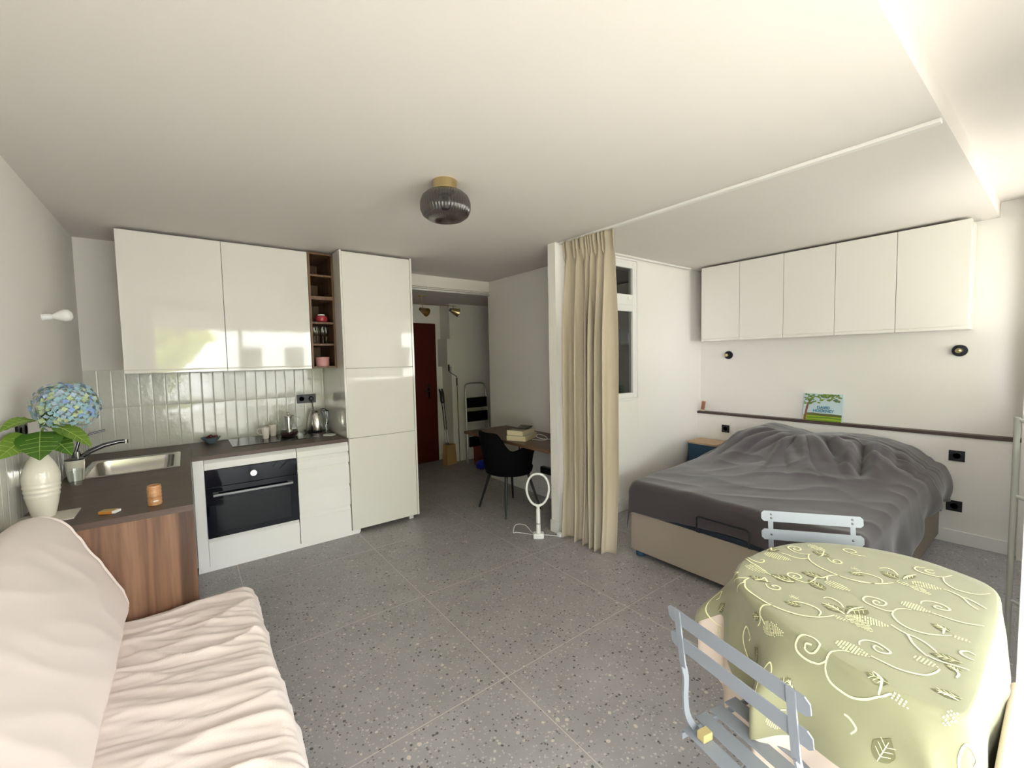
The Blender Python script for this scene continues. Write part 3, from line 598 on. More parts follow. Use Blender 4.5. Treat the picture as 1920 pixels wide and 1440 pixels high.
# glass teapot with steel infuser
t = empty('teapot', (0.705, 4.19, ST), label='glass teapot half full of dark red tea with steel infuser', cat='teapot')
pp = [(0.05, 0.001), (0.067, 0.006), (0.073, 0.03), (0.069, 0.062), (0.05, 0.12), (0.04, 0.165), (0.042, 0.175)]
LA('pot_glass', pp, M['glass'], t, 32); LA('tea', [(0, 0.004), (0.062, 0.006), (0.071, 0.03), (0.0665, 0.063), (0, 0.064)], M['tea'], t, 32)
LA('infuser', [(0.0, 0.066), (0.027, 0.066), (0.028, 0.17), (0.045, 0.176)], M['steel'], t, 28)
LA('pot_lid', [(0.046, 0.176), (0.044, 0.183), (0.02, 0.19), (0.006, 0.192), (0.005, 0.199), (0.01, 0.204), (0.008, 0.211), (0, 0.213)], M['steel'], t, 28)
T('pot_handle', [(0.045, -0.01, 0.165), (0.085, -0.02, 0.16), (0.108, -0.025, 0.13), (0.10, -0.023, 0.085), (0.067, -0.015, 0.07)], 0.005, M['glass'], t, 10, 5)
LA('pot_spout', [(0.02, 0), (0.011, 0.05), (0.009, 0.075)], M['glass'], t, 14, mtx=Matrix.Translation((-0.055, 0.015, 0.09)) @ Matrix.Rotation(R(-42), 4, 'Y'))
# steel kettle
t = empty('kettle', (0.957, 4.29, HZ), label='brushed steel electric kettle by the tall cabinet', cat='kettle')
LA('kettle_base', [(0.078, 0), (0.08, 0.012), (0.074, 0.02), (0, 0.02)], M['black'], t, 32)
LA('kettle_body', [(0.074, 0.02), (0.076, 0.03), (0.073, 0.1), (0.06, 0.17), (0.048, 0.195), (0.03, 0.207), (0, 0.21)], M['steel'], t, 40)
T('kettle_handle', [(0.035, -0.01, 0.203), (0.07, -0.02, 0.205), (0.094, -0.025, 0.17), (0.094, -0.025, 0.09), (0.08, -0.02, 0.06)], [0.011, 0.012, 0.012, 0.011, 0.009], M['chrome'], t, 10, 5)
T('kettle_cord', [(-0.07, 0.02, 0.008), (-0.11, 0.0, 0.03), (-0.1, -0.06, 0.004), (-0.06, -0.1, 0.003)], 0.003, M['black'], t, 8, 5)
# glass carafe and white trivet
t = empty('carafe', (1.012, 4.165, HZ), label='clear glass carafe in front of the steel kettle', cat='carafe')
LA('carafe_glass', [(0.0, 0.002), (0.035, 0.002), (0.037, 0.01), (0.037, 0.13), (0.03, 0.16), (0.024, 0.18), (0.027, 0.2)], M['glass'], t, 28); LA('carafe_lid', [(0.026, 0.2), (0.027, 0.207), (0.01, 0.214), (0, 0.215)], M['chrome'], t, 24)
t = empty('trivet', (0.995, 4.0, HZ), label='round white disc lying near the worktop end', cat='trivet'); LA('trivet_disc', [(0.052, 0), (0.055, 0.004), (0.052, 0.008), (0, 0.008)], M['whitep'], t, 36)
# fruit bowl
t = empty('fruit_bowl', (0.143, 4.30, HZ), label='small blue grey bowl left of the hob', cat='bowl')
LA('bowl_body', [(0.0, 0), (0.024, 0), (0.028, 0.004), (0.052, 0.03), (0.07, 0.052), (0.067, 0.053), (0.05, 0.034), (0.024, 0.008), (0, 0.007)], M['greybowl'], t, 32)
bp0 = None
for i, (dx, dy, dz) in enumerate(((-0.02, 0, 0.034), (0.012, 0.02, 0.034), (0.016, -0.02, 0.034), (-0.012, 0.026, 0.044), (0.0, -0.002, 0.054), (-0.026, -0.024, 0.04), (0.034, 0.002, 0.046))):
    if bp0 is None:
        bm = bmesh.new(); bmesh.ops.create_uvsphere(bm, u_segments=14, v_segments=10, radius=0.0155); bp0 = link('red_fruit', bm, M['berry'], smooth=True); o = bp0
    else: o = bp0.copy(); C.objects.link(o)
    o.location = (0.143+dx, 4.30+dy, HZ+dz+0.004); tag(o, 'small dark red fruit heaped in the blue grey bowl', 'fruit', 'dark red fruit in the bowl')

# ================================================================== CEILING LAMP
t = empty('ceiling_lamp', (1.148, 2.057, CE), label='ceiling lamp with brass cap and ribbed smoked glass shade', cat='lamp')
LA('lamp_cap', [(0.0, 0), (0.064, 0), (0.065, -0.002), (0.065, -0.052), (0.062, -0.054), (0.062, -0.03), (0, -0.03)], M['brass'], t, 48)
LA('lamp_shade', [(0.06, -0.052), (0.095, -0.062), (0.12, -0.085), (0.1305, -0.115), (0.1305, -0.15), (0.118, -0.178), (0.09, -0.198), (0.055, -0.207), (0.0, -0.209)], M['smoke'], t, 240, ribs=48, amp=0.022, sang=180)
LA('lamp_bulb', [(0.014, -0.03), (0.014, -0.07), (0.03, -0.1), (0.032, -0.12), (0.02, -0.145), (0, -0.15)], M['darksteel'], t, 24)
LA('lamp_holder', [(0.045, -0.03), (0.045, -0.062), (0.018, -0.066), (0.018, -0.075)], M['blackm'], t, 24)

# ================================================================== SOFA
t = empty('sofa', (0, 0, 0), label='cream covered sofa with wrinkled seat along the left wall', cat='sofa')
SY_0, SY_1, SX_1 = 0.62, 2.43, 0.215
def wr(x, y):     # folds running obliquely across the seat
    a = x*0.35+y
    s = 0.0
    for fq, am, sd in ((6.5, 0.016, 1.0), (13, 0.011, 7.0), (24, 0.006, 13.0), (42, 0.0028, 3.1)):
        v = 1-abs(nz(a*fq*0.75+1.6*nz(x*2.3, y*1.2, sd), x*1.5+sd, sd))*2.2
        s += am*(max(v, 0)**2.0)
    return s
def seat(u, v):
    # u across (0 = under the backrest, 1 = floor side of the front edge), v along the length
    y = SY_0+(SY_1-SY_0)*v; L1 = SX_1+0.40; tt = u*(L1+0.30)
    e = 0.055; endd = min(1, (SY_1-y)/0.06)
    x = -0.40+tt; z = 0.42
    if tt > L1-e:
        q = (tt-(L1-e))
        if q < e*PI/2: a = q/e; x = SX_1-e+e*math.sin(a); z = 0.42-e+e*math.cos(a)
        else: x = SX_1+0.012*math.sin((q-e*PI/2)/0.24*PI); z = 0.42-e-(q-e*PI/2)
    w_ = wr(x+0.5*(0.42-z), y)-0.012
    fz = sstep(0, 0.2, tt)
    if z > 0.36: z += w_*fz*(0.5+0.5*min(1, (SY_1-y)/0.15)); x += 0
    else: x += w_*0.8
    z -= 0.03*(1-min(1, (SY_1-y)/0.05))**2
    return Vector((x, y, z))
bm = bmesh.new(); g = grid(bm, seat, 110, 260)
# closed far end skirt
row = g[-1]; low = [bm.verts.new((v.co.x, SY_1+0.006, min(v.co.z, 0.36)-0.0)) for v in row]; low2 = [bm.verts.new((v.co.x, SY_1, 0.13)) for v in row]
for a, b in ((row, low), (low, low2)):
    for i in range(len(row)-1): bm.faces.new((a[i], b[i], b[i+1], a[i+1]))
link('seat_cover', bm, M['sofa'], t, smooth=True)
def back(u, v):
    # u runs around the cross section (front face up, over the top, down the rear), v along the length
    y = 0.62+(2.455-0.62)*v; e1 = max(0, (y-2.0)/0.455); rnd = 1+0.03*(1-e1)-0.03*max(0, (y-2.38)/0.075)**2
    P = [(-0.262, 0.40), (-0.250, 0.47), (-0.290, 0.60), (-0.342, 0.71), (-0.392, 0.81), (-0.437, 0.882), (-0.50, 0.918), (-0.558, 0.895), (-0.588, 0.80), (-0.590, 0.40)]
    s = u*(len(P)-1); i = min(int(s), len(P)-2); f = s-i
    p0, p1, p2, p3 = P[max(i-1, 0)], P[i], P[i+1], P[min(i+2, len(P)-1)]
    c = [0.5*((2*p1[k])+(-p0[k]+p2[k])*f+(2*p0[k]-5*p1[k]+4*p2[k]-p3[k])*f*f+(-p0[k]+3*p1[k]-3*p2[k]+p3[k])*f**3) for k in (0, 1)]
    z = 0.40+(c[1]-0.40)*rnd; x = -0.42+(c[0]+0.42)*(1-0.06*max(0, (y-2.40)/0.055)**2 if c[0] > -0.42 else 1)
    fz = sstep(0.0, 0.15, u)*sstep(1.0, 0.7, u)
    x += fz*(0.012*nz(y*2.2, z*3, 4)+0.007*(max(0, 1-abs(nz(y*5+z*7, z*2-y*1.5, 9))*2.5))**2)
    z += fz*0.012*nz(y*2.0, u*3, 8)
    return Vector((x, y, z))
bm = bmesh.new(); g = grid(bm, back, 60, 150)
ctr = sum((v.co for v in g[-1]), Vector())/60; cv = bm.verts.new((ctr.x, 2.462, ctr.z))
for i in range(59): bm.faces.new((g[-1][i], g[-1][i+1], cv))
bk = link('backrest_cover', bm, M['sofa'], t, smooth=True)
pth = [back(i/40*0.75, 1.0)+Vector((0.003, 0.002, 0.002)) for i in range(41)]
T('piping', pth, 0.005, M['sofa'], bk, 8)
bm = bmesh.new(); box(bm, -0.55, SX_1-0.05, SY_0+0.03, SY_1-0.03, 0.14, 0.18); link('sofa_frame', bm, M['blackm'], t)
for x in (-0.5, 0.1):
    for y in (0.75, 2.3): LA('sofa_leg', [(0.018, 0), (0.022, 0.14)], M['blackm'], t, 16, c=(x, y, 0))

# ================================================================== TABLE WITH CLOTHS
OUT = [(1.19, .235), (1.218, .345), (1.262, .46), (1.33, .57), (1.395, .64), (1.47, .680), (1.578, .698), (1.751, .676), (1.895, .613), (2.0, .488), (2.042, .342), (2.015, .21), (1.955, .125), (1.80, .102), (1.5, .098), (1.27, .098), (1.20, .12)]
TC = Vector((1.615, 0.37, 0)); TZ = 0.75
ring = [Vector((p.x, p.y, 0)) for p in smooth_path([(x, y, 0) for x, y in OUT], 8, True)]
NR = len(ring); ang = [math.atan2(p.y-TC.y, p.x-TC.x) for p in ring]; rad = [(p-TC).length for p in ring]
def rim(a):
    a = math.atan2(math.sin(a), math.cos(a)); best = None
    for i in range(NR):
        j = (i+1) % NR; d = math.atan2(math.sin(ang[j]-ang[i]), math.cos(ang[j]-ang[i])); e = math.atan2(math.sin(a-ang[i]), math.cos(a-ang[i]))
        if abs(d) > 1e-9 and 0 <= e/d <= 1: return rad[i]+(rad[j]-rad[i])*e/d
    return rad[0]
RIM = [rim(2*PI*i/720-PI) for i in range(720)]
def rimf(a):
    s = ((a+PI) % (2*PI))/(2*PI)*720; i = int(s) % 720; f = s-int(s); return RIM[i]*(1-f)+RIM[(i+1) % 720]*f
def cloth(a, r, off=0.0, foldamp=0.05, sd=0.0, lift=0.0):
    """point of a cloth lying on the table: a = direction, r = distance along the cloth"""
    d = Vector((math.cos(a), math.sin(a), 0)); Rm = rimf(a); rb = 0.014
    if r <= Rm-rb: return TC+d*r+Vector((0, 0, TZ+0.002+off+lift))
    s = r-(Rm-rb)
    if s < rb*PI/2: q = s/rb; return TC+d*(Rm-rb+(rb+off+lift)*math.sin(q))+Vector((0, 0, TZ+0.002-rb+(rb+off+lift)*math.cos(q)))
    h = s-rb*PI/2; k = sstep(-0.02, 0.22, h); win = sstep(0.0, 0.06, -math.sin(a)*Rm-0.18) if math.cos(a) < 0 else sstep(0.0, 0.2, -math.sin(a)*Rm+0.05)  # the side next to the window hangs almost flat
    wv = 0.75*math.sin(7*a+sd)+0.45*math.sin(13*a+1.3+sd*2)*sstep(0.03, 0.2, h)+0.5*nz(a*2.5+sd, 3)
    out = k*(foldamp*(0.75+wv)*(1-0.8*win)+0.012)+0.004*sstep(0, .1, h)
    lat = k*foldamp*0.5*math.cos(7*a+sd)*(1-0.8*win)
    out *= 1-0.5*math.exp(-((math.atan2(math.sin(a-R(148)), math.cos(a-R(148))))/0.45)**2)
    tan = Vector((-d.y, d.x, 0))
    return TC+d*(Rm+off+lift+out)+tan*lat+Vector((0, 0, TZ+0.002-rb-h*0.985))
def cmesh(name, drop, off, amp, sd, mat, lab, NA=460):
    bm = bmesh.new(); NRr = 60; cen = bm.verts.new(TC+Vector((0, 0, TZ+0.002+off))); rows = []
    for j in range(NRr):
        row = []
        for i in range(NA):
            a = 2*PI*i/NA; Rm = rimf(a); D = drop(a)
            r = Rm*0.97*(j+1)/12 if j < 12 else Rm*0.97+(Rm*0.03+D)*((j-11)/(NRr-12))
            row.append(bm.verts.new(cloth(a, r, off, amp, sd)))
        rows.append(row)
    for i in range(NA): bm.faces.new((cen, rows[0][i], rows[0][(i+1) % NA]))
    for a_, b_ in zip(rows[:-1], rows[1:]):
        for i in range(NA): bm.faces.new((a_[i], b_[i], b_[(i+1) % NA], a_[(i+1) % NA]))
    o = link(name, bm, mat, smooth=True); return tag(o, lab, 'tablecloth')
tb = empty('dining_table', (0, 0, 0), label='small round topped table with black legs hidden under the tablecloths', cat='table')
bm = bmesh.new(); q1 = [bm.verts.new(TC+(p-TC)*0.985+Vector((0, 0, TZ-0.024))) for p in ring]; q2 = [bm.verts.new(TC+(p-TC)*0.985+Vector((0, 0, TZ-0.002))) for p in ring]
bm.faces.new(q1); bm.faces.new(q2)
for i in range(NR): bm.faces.new((q1[i], q1[(i+1) % NR], q2[(i+1) % NR], q2[i]))
link('table_top', bm, M['oakl'], tb)
for x, y in ((1.36, 0.2), (1.88, 0.2), (1.45, 0.52), (1.82, 0.52)): LA('table_leg', [(0.014, 0), (0.02, TZ-0.025)], M['blackm'], tb, 16, c=(x, y, 0))
def gdrop(a):
    return 0.27+0.045*math.sin(3*a+0.6)+0.02*math.sin(5*a)-0.13*math.exp(-((a-R(124))/0.2)**2)
def bdrop(a):
    d_ = lambda c, w_: math.exp(-((math.atan2(math.sin(a-c), math.cos(a-c)))/w_)**2)
    return 0.42+0.05*d_(R(135), 0.35)+0.05*math.sin(2*a+1)
cmesh('under_tablecloth', bdrop, 0.0, 0.066, 0.4, M['beigecloth'], 'plain beige cloth hanging lower beneath the green tablecloth')
gc = cmesh('tablecloth', gdrop, 0.004, 0.07, 0.4, M['green'], 'olive green tablecloth with cream vine and grape pattern')
STROKES=[[[1.558,0.489],[1.544,0.504],[1.545,0.53],[1.552,0.548],[1.566,0.555],[1.581,0.548],[1.585,0.532],[1.575,0.519],[1.559,0.518],[1.555,0.529],[1.561,0.538],[1.57,0.535]],[[1.79,0.556],[1.767,0.573],[1.76,0.6],[1.776,0.628],[1.79,0.634],[1.806,0.627],[1.812,0.607],[1.798,0.595],[1.784,0.6],[1.78,0.612],[1.792,0.616],[1.795,0.61]],[[1.739,0.553],[1.718,0.567],[1.712,0.589],[1.715,0.611],[1.714,0.63]],[[1.788,0.557],[1.771,0.561],[1.738,0.55],[1.714,0.53],[1.692,0.494],[1.678,0.448],[1.678,0.41],[1.686,0.38],[1.705,0.359]],[[1.679,0.443],[1.666,0.458],[1.642,0.467],[1.62,0.474],[1.609,0.487],[1.582,0.486],[1.56,0.49]],[[1.642,0.467],[1.617,0.46]],[[1.792,0.51],[1.773,0.493],[1.772,0.473],[1.788,0.467],[1.802,0.477],[1.796,0.49],[1.78,0.49],[1.783,0.481]],[[1.912,0.43],[1.9,0.449],[1.901,0.474],[1.912,0.495],[1.928,0.493],[1.939,0.476],[1.927,0.461],[1.912,0.464],[1.913,0.474]],[[1.609,0.705],[1.584,0.687],[1.575,0.67],[1.577,0.648],[1.592,0.641],[1.607,0.647],[1.6,0.657]],[[1.605,0.708],[1.576,0.694],[1.556,0.67],[1.544,0.64],[1.525,0.61],[1.512,0.585]],[[1.408,0.658],[1.422,0.637],[1.44,0.622]],[[1.366,0.638],[1.394,0.622],[1.414,0.625],[1.44,0.622]],[[1.432,0.669],[1.446,0.662],[1.454,0.666],[1.453,0.676]],[[1.409,0.622],[1.378,0.608],[1.356,0.583],[1.339,0.549],[1.33,0.522],[1.328,0.494],[1.331,0.465],[1.34,0.438],[1.359,0.413],[1.387,0.392],[1.411,0.382]],[[1.443,0.574],[1.425,0.56],[1.424,0.545],[1.435,0.533],[1.451,0.535],[1.455,0.548],[1.445,0.556],[1.441,0.547]],[[1.33,0.509],[1.314,0.525],[1.29,0.531],[1.271,0.538],[1.262,0.553]],[[1.29,0.531],[1.265,0.517]],[[1.373,0.408],[1.396,0.41],[1.411,0.424],[1.414,0.445],[1.408,0.467],[1.396,0.48]],[[1.473,0.378],[1.491,0.39],[1.502,0.409],[1.5,0.425],[1.486,0.431]],[[1.453,0.424],[1.456,0.402],[1.445,0.38],[1.437,0.366]],[[1.445,0.362],[1.482,0.36],[1.518,0.344]],[[1.482,0.593],[1.459,0.594],[1.44,0.606]],[[1.482,0.593],[1.457,0.575]],[[1.515,0.583],[1.511,0.562],[1.509,0.539],[1.522,0.522]],[[1.846,0.537],[1.803,0.529],[1.787,0.535]],[[1.748,0.675],[1.715,0.665],[1.714,0.653]],[[1.681,0.408],[1.689,0.384],[1.714,0.348],[1.754,0.323]],[[1.727,0.345],[1.754,0.353],[1.762,0.377],[1.756,0.404],[1.735,0.421]],[[1.825,0.325],[1.852,0.342],[1.858,0.361],[1.839,0.376]],[[1.606,0.255],[1.595,0.271],[1.577,0.282],[1.56,0.285],[1.546,0.299],[1.546,0.323],[1.554,0.346],[1.57,0.356],[1.593,0.353],[1.604,0.334],[1.6,0.314],[1.589,0.307],[1.571,0.31],[1.562,0.323],[1.57,0.333],[1.583,0.333],[1.587,0.324],[1.579,0.32]],[[1.56,0.285],[1.533,0.282],[1.504,0.264],[1.49,0.238],[1.494,0.212],[1.509,0.19],[1.536,0.166]],[[1.528,0.181],[1.558,0.184],[1.567,0.198]],[[1.664,0.245],[1.685,0.245],[1.703,0.23],[1.706,0.207],[1.692,0.19],[1.679,0.19],[1.67,0.203],[1.67,0.216],[1.68,0.218],[1.687,0.21],[1.683,0.204]],[[1.63,0.217],[1.629,0.194],[1.629,0.171],[1.636,0.147],[1.653,0.12]],[[1.475,0.274],[1.462,0.253],[1.454,0.237],[1.422,0.222],[1.399,0.204],[1.384,0.189]],[[1.457,0.237],[1.455,0.22],[1.444,0.199],[1.422,0.178]],[[1.807,0.309],[1.841,0.305],[1.873,0.29]],[[1.936,0.254],[1.925,0.26],[1.929,0.275],[1.942,0.275],[1.955,0.26]],[[1.953,0.217],[1.92,0.232],[1.907,0.254],[1.907,0.282],[1.92,0.3],[1.943,0.3],[1.956,0.281]],[[1.917,0.232],[1.879,0.223],[1.852,0.201],[1.847,0.174],[1.859,0.149],[1.892,0.128]],[[1.822,0.219],[1.816,0.197],[1.798,0.174],[1.765,0.157],[1.748,0.139]],[[1.805,0.18],[1.798,0.157],[1.771,0.125]],[[1.477,0.118],[1.482,0.131],[1.472,0.141],[1.458,0.141],[1.45,0.129],[1.45,0.118]],[[1.263,0.309],[1.246,0.327],[1.223,0.339],[1.208,0.344],[1.195,0.36],[1.199,0.388],[1.212,0.41],[1.229,0.416],[1.247,0.407],[1.254,0.384],[1.24,0.365],[1.225,0.365],[1.216,0.379],[1.223,0.392],[1.233,0.392],[1.232,0.379]],[[1.217,0.342],[1.188,0.34],[1.164,0.326],[1.152,0.304],[1.147,0.278],[1.156,0.254],[1.171,0.238],[1.185,0.222],[1.188,0.216]],[[1.178,0.236],[1.208,0.237],[1.223,0.255]],[[1.311,0.302],[1.327,0.305],[1.346,0.296],[1.353,0.273],[1.338,0.249],[1.325,0.249],[1.315,0.265],[1.325,0.277],[1.338,0.275],[1.333,0.261]],[[1.283,0.273],[1.279,0.247],[1.277,0.221],[1.286,0.196],[1.3,0.178],[1.329,0.166],[1.349,0.163]],[[1.389,0.189],[1.384,0.171],[1.39,0.148],[1.396,0.12]],[[1.38,0.147],[1.362,0.134],[1.34,0.135]],[[1.257,0.152],[1.257,0.137],[1.254,0.122]]]
CLUSTERS=[[1.521,0.671,1.516,0.596,0.0504],[1.668,0.669,1.677,0.584,0.0517],[1.604,0.461,1.594,0.393,0.0361],[1.427,0.5,1.42,0.471,0.0258],[1.261,0.525,1.245,0.451,0.0305],[1.407,0.381,1.403,0.349,0.0393],[1.44,0.359,1.398,0.295,0.0333],[1.443,0.348,1.462,0.275,0.0429],[1.778,0.32,1.768,0.282,0.035],[1.8,0.288,1.818,0.222,0.0389],[1.774,0.284,1.75,0.237,0.0262],[1.631,0.283,1.631,0.219,0.039],[1.535,0.163,1.534,0.131,0.015],[1.28,0.343,1.278,0.272,0.0387],[1.36,0.21,1.354,0.164,0.0427],[1.188,0.216,1.178,0.185,0.0127],[1.182,0.135,1.214,0.12,0.0133],[1.094,0.369,1.092,0.318,0.0503],[1.866,0.594,1.851,0.533,0.0377],[1.78,0.436,1.76,0.408,0.0212]]
LEAVES=[[1.457,0.631,1.457,0.583,0.051],[1.519,0.59,1.525,0.516,0.0472],[1.615,0.532,1.622,0.473,0.0453],[1.574,0.499,1.541,0.442,0.0349],[1.38,0.498,1.39,0.456,0.0528],[1.455,0.426,1.445,0.37,0.0355],[1.453,0.368,1.514,0.334,0.0456],[1.812,0.566,1.818,0.509,0.0677],[1.695,0.691,1.739,0.645,0.0485],[1.729,0.434,1.742,0.395,0.0452],[1.288,0.574,1.285,0.538,0.0221],[1.565,0.209,1.553,0.17,0.031],[1.82,0.368,1.795,0.319,0.032],[1.803,0.312,1.87,0.292,0.0205],[1.406,0.188,1.416,0.135,0.0312],[1.383,0.159,1.371,0.13,0.043],[1.209,0.266,1.203,0.224,0.0259],[1.257,0.164,1.266,0.118,0.0241],[1.459,0.594,1.465,0.569,0.0545],[1.147,0.419,1.088,0.374,0.009]]

def cp(p, lift=0.0015):
    v = Vector((p[0], p[1], 0))-TC; return cloth(math.atan2(v.y, v.x), v.length, 0.004, 0.07, 0.4, lift)
def ribbon(bm, pts, w0, lift=0.0007, taper=True):
    P = [Vector((p.x, p.y, 0)) for p in pts]; n = len(P); prev = None
    for i in range(n):
        d = (P[min(i+1, n-1)]-P[max(i-1, 0)])
        if d.length < 1e-6: continue
        d.normalize(); s = Vector((-d.y, d.x, 0)); ww = w0*(0.6+0.4*math.sin(PI*i/(n-1))) if taper else w0
        a, b = bm.verts.new(cp(P[i]+s*ww, lift)), bm.verts.new(cp(P[i]-s*ww, lift))
        if prev: bm.faces.new((prev[0], a, b, prev[1]))
        prev = (a, b)
be = bmesh.new(); bl = be
for s in STROKES: ribbon(be, smooth_path([(x, y, 0) for x, y in s], 9), 0.0025, 0.0022)
def cluster(x0, y0, x1, y1, W):
    A = Vector((x0, y0, 0)); D = Vector((x1, y1, 0))-A; L_ = D.length; D.normalize(); S = Vector((-D.y, D.x, 0)); W = min(W, L_*0.5)*0.62
    n = max(4, int(L_/0.0058)); m = max(2, int(W/0.0036))
    for i in range(n):
        for j in range(-m, m+1):
            t_ = (i+0.5)/n; wl = W*math.sin(PI*min(1, t_**0.75*0.93+0.05))**0.8
            v = j/m*W+(0.0018 if i % 2 else 0)
            if abs(v) > wl or random.random() < 0.06: continue
            c_ = A+D*(t_*L_)+S*v
            q = [c_+D*a*0.0017+S*b*0.0013 for a, b in ((-1, -1), (1, -1), (1, 1), (-1, 1))]
            be.faces.new([be.verts.new(cp(k, 0.0022)) for k in q])
for c_ in CLUSTERS: cluster(*c_)
def leafp(x0, y0, x1, y1, W):
    A = Vector((x1, y1, 0)); D = Vector((x0, y0, 0))-A; L_ = D.length; D.normalize(); S = Vector((-D.y, D.x, 0)); W = min(W*0.55, L_*0.34); N = 24; prev = None
    for i in range(N+1):
        t_ = i/N; wl = W*math.sin(PI*t_**0.8)*(1+0.05*math.sin(t_*14)) if 0 < i < N else 0.0004
        row = [bl.verts.new(cp(A+D*(t_*L_)+S*wl*k, 0.0014)) for k in (-1, 0, 1)]
        if prev:
            for k in (0, 1): bl.faces.new((prev[k], row[k], row[k+1], prev[k+1])).material_index = 1
        prev = row
    ribbon(be, [A+D*(L_*t_/6) for t_ in range(6)], 0.0010, 0.0021)
    for t_ in (0.2, 0.4, 0.6):
        for s in (-1, 1): ribbon(be, [A+D*(L_*t_), A+D*(L_*(t_+0.12))+S*s*W*0.4, A+D*(L_*(t_+0.2))+S*s*W*0.7], 0.0008, 0.0021)
for c_ in LEAVES: leafp(*c_)
# repeats of the motif on the hanging sides
random.seed(5)
for a0 in (R(150), R(172), R(195), R(218), R(120)):
    d = Vector((math.cos(a0), math.sin(a0), 0)); Rm = rimf(a0); c0 = TC+d*(Rm+0.10); tn = Vector((-d.y, d.x, 0))
    leafp(*(c0+tn*0.03).xy, *(c0+d*0.05).xy, 0.05)
    pts = [c0+d*0.09+tn*0.05, c0+d*0.10, c0+d*0.07-tn*0.05, c0+d*0.02-tn*0.07, c0-d*0.02-tn*0.05, c0-tn*0.03, c0+d*0.015-tn*0.04]
    ribbon(be, smooth_path(pts, 9), 0.0024, 0.0022)
    e = c0+d*0.12; cluster(e.x, e.y, (e+tn*0.06+d*0.02).x, (e+tn*0.06+d*0.02).y, 0.04)
link('vine_embroidery', be, [M['embro'], M['embrod']], gc)

# ================================================================== BISTRO CHAIRS
def bistro(loc, rz, lab):
    """folding slatted chair, x points forward, origin on the floor under the seat"""
    t = empty('bistro_chair', loc, rz, lab, 'chair', 'powder blue folding chairs at the table')
    m = M['bpaint']
    def clipslat(name, x, z, w_, h, tilt, hid=0.0):
        bm = bmesh.new(); cc = 0.010; n = 9; cols = []
        prof = [(-w_/2, -h/2+cc), (-w_/2, h/2-cc), (-w_/2+cc, h/2)]
        out = [(-w_/2+cc*.0, -h/2+cc), (-w_/2, h/2-cc), (-w_/2+cc, h/2), (w_/2-cc, h/2), (w_/2, h/2-cc), (w_/2, -h/2+cc), (w_/2-cc, -h/2), (-w_/2+cc, -h/2)]
        mt = Matrix.Translation((x, 0, z)) @ Matrix.Rotation(tilt, 4, 'Y')
        f = [bm.verts.new(mt @ Vector((0.0016+0.012*(1-(2*a/w_)**2)*hid, a, b))) for a, b in out]; k = [bm.verts.new(mt @ Vector((-0.0016+0.012*(1-(2*a/w_)**2)*hid, a, b))) for a, b in out]
        bm.faces.new(f); bm.faces.new(k[::-1])
        for i in range(8): bm.faces.new((f[i], k[i], k[(i+1) % 8], f[(i+1) % 8]))
        s = link(name, bm, m, t)
        for sy in (-0.148, 0.148):
            for dz in (-0.008, 0.008) if z > 0.78 else (0,):
                bm = bmesh.new(); lathe(bm, [(0.0045, 0), (0.0038, 0.0022), (0, 0.003)], 10, mtx=mt @ Matrix.Translation((0.0018, sy, dz)) @ Matrix.Rotation(R(90), 4, 'Y')); link('rivet', bm, M['darksteel'], s, smooth=True)
        return s
    clipslat('back_slat', -0.193, 0.797, 0.372, 0.044, R(-10)); clipslat('back_slat', -0.182, 0.722, 0.372, 0.044, R(-10))
    for i in range(6):
        x = -0.135+i*0.0615; w_ = 0.37 if 0 < i < 5 else 0.34
        bm = bmesh.new(); box(bm, x-0.0235, x+0.0235, -w_/2, w_/2, 0.452, 0.4555); link('seat_slat', bm, m, t, bevel=0.0012)
    for s in (-1, 1):
        y = s*0.150
        # back upright: flat behind the slats, twisting edge on below, running down to the front foot
        T('back_upright', [(-0.2, y, 0.818), (-0.192, y, 0.76), (-0.183, y, 0.70), (-0.176, y, 0.655)], 0.0095, m, t, flat=0.0022, up=(0, 1, 0))
        T('front_leg', [(-0.176, y+0.001*s, 0.660), (-0.165, y+0.002*s, 0.62), (-0.165, y+0.003*s, 0.56), (-0.155, y+0.004*s, 0.505), (-0.115, y+0.005*s, 0.44), (0.0, y+0.006*s, 0.27), (0.10, y+0.006*s, 0.12), (0.185, y+0.006*s, 0.0)], 0.0085, m, t, flat=0.0028, up=(1, 0, 0.4), k=5)
        T('rear_leg', [(0.185, s*0.135, 0.445), (0.10, s*0.135, 0.33), (-0.05, s*0.135, 0.155), (-0.185, s*0.135, 0.0)], 0.0085, m, t, flat=0.0028, up=(1, 0, -0.6))
        T('seat_rail', [(-0.165, s*0.165, 0.442), (0.19, s*0.165, 0.448)], 0.0085, m, t, flat=0.0028, up=(0, 0, 1))
        B('hinge_block', (-0.145, -0.112, s*0.120-0.012, s*0.120+0.012, 0.456, 0.478), M['brass'] if False else pmat('tan_rubber', (0.45, 0.36, 0.16), 0.6), t, bevel=0.002, label='tan rubber hinge block')
    T('cross_bar', [(0.13, -0.155, 0.08), (0.13, 0.155, 0.08)], 0.005, m, t, 8); T('cross_bar', [(-0.12, -0.135, 0.07), (-0.12, 0.135, 0.07)], 0.005, m, t, 8)
    return t
cB = bistro((1.165, 0.425, 0), R(-13), 'powder blue folding chair at the near left side of the table, seen from behind')
cA = bistro((1.90, 0.53, 0), R(217), 'powder blue folding chair behind the table, its back to the bed')

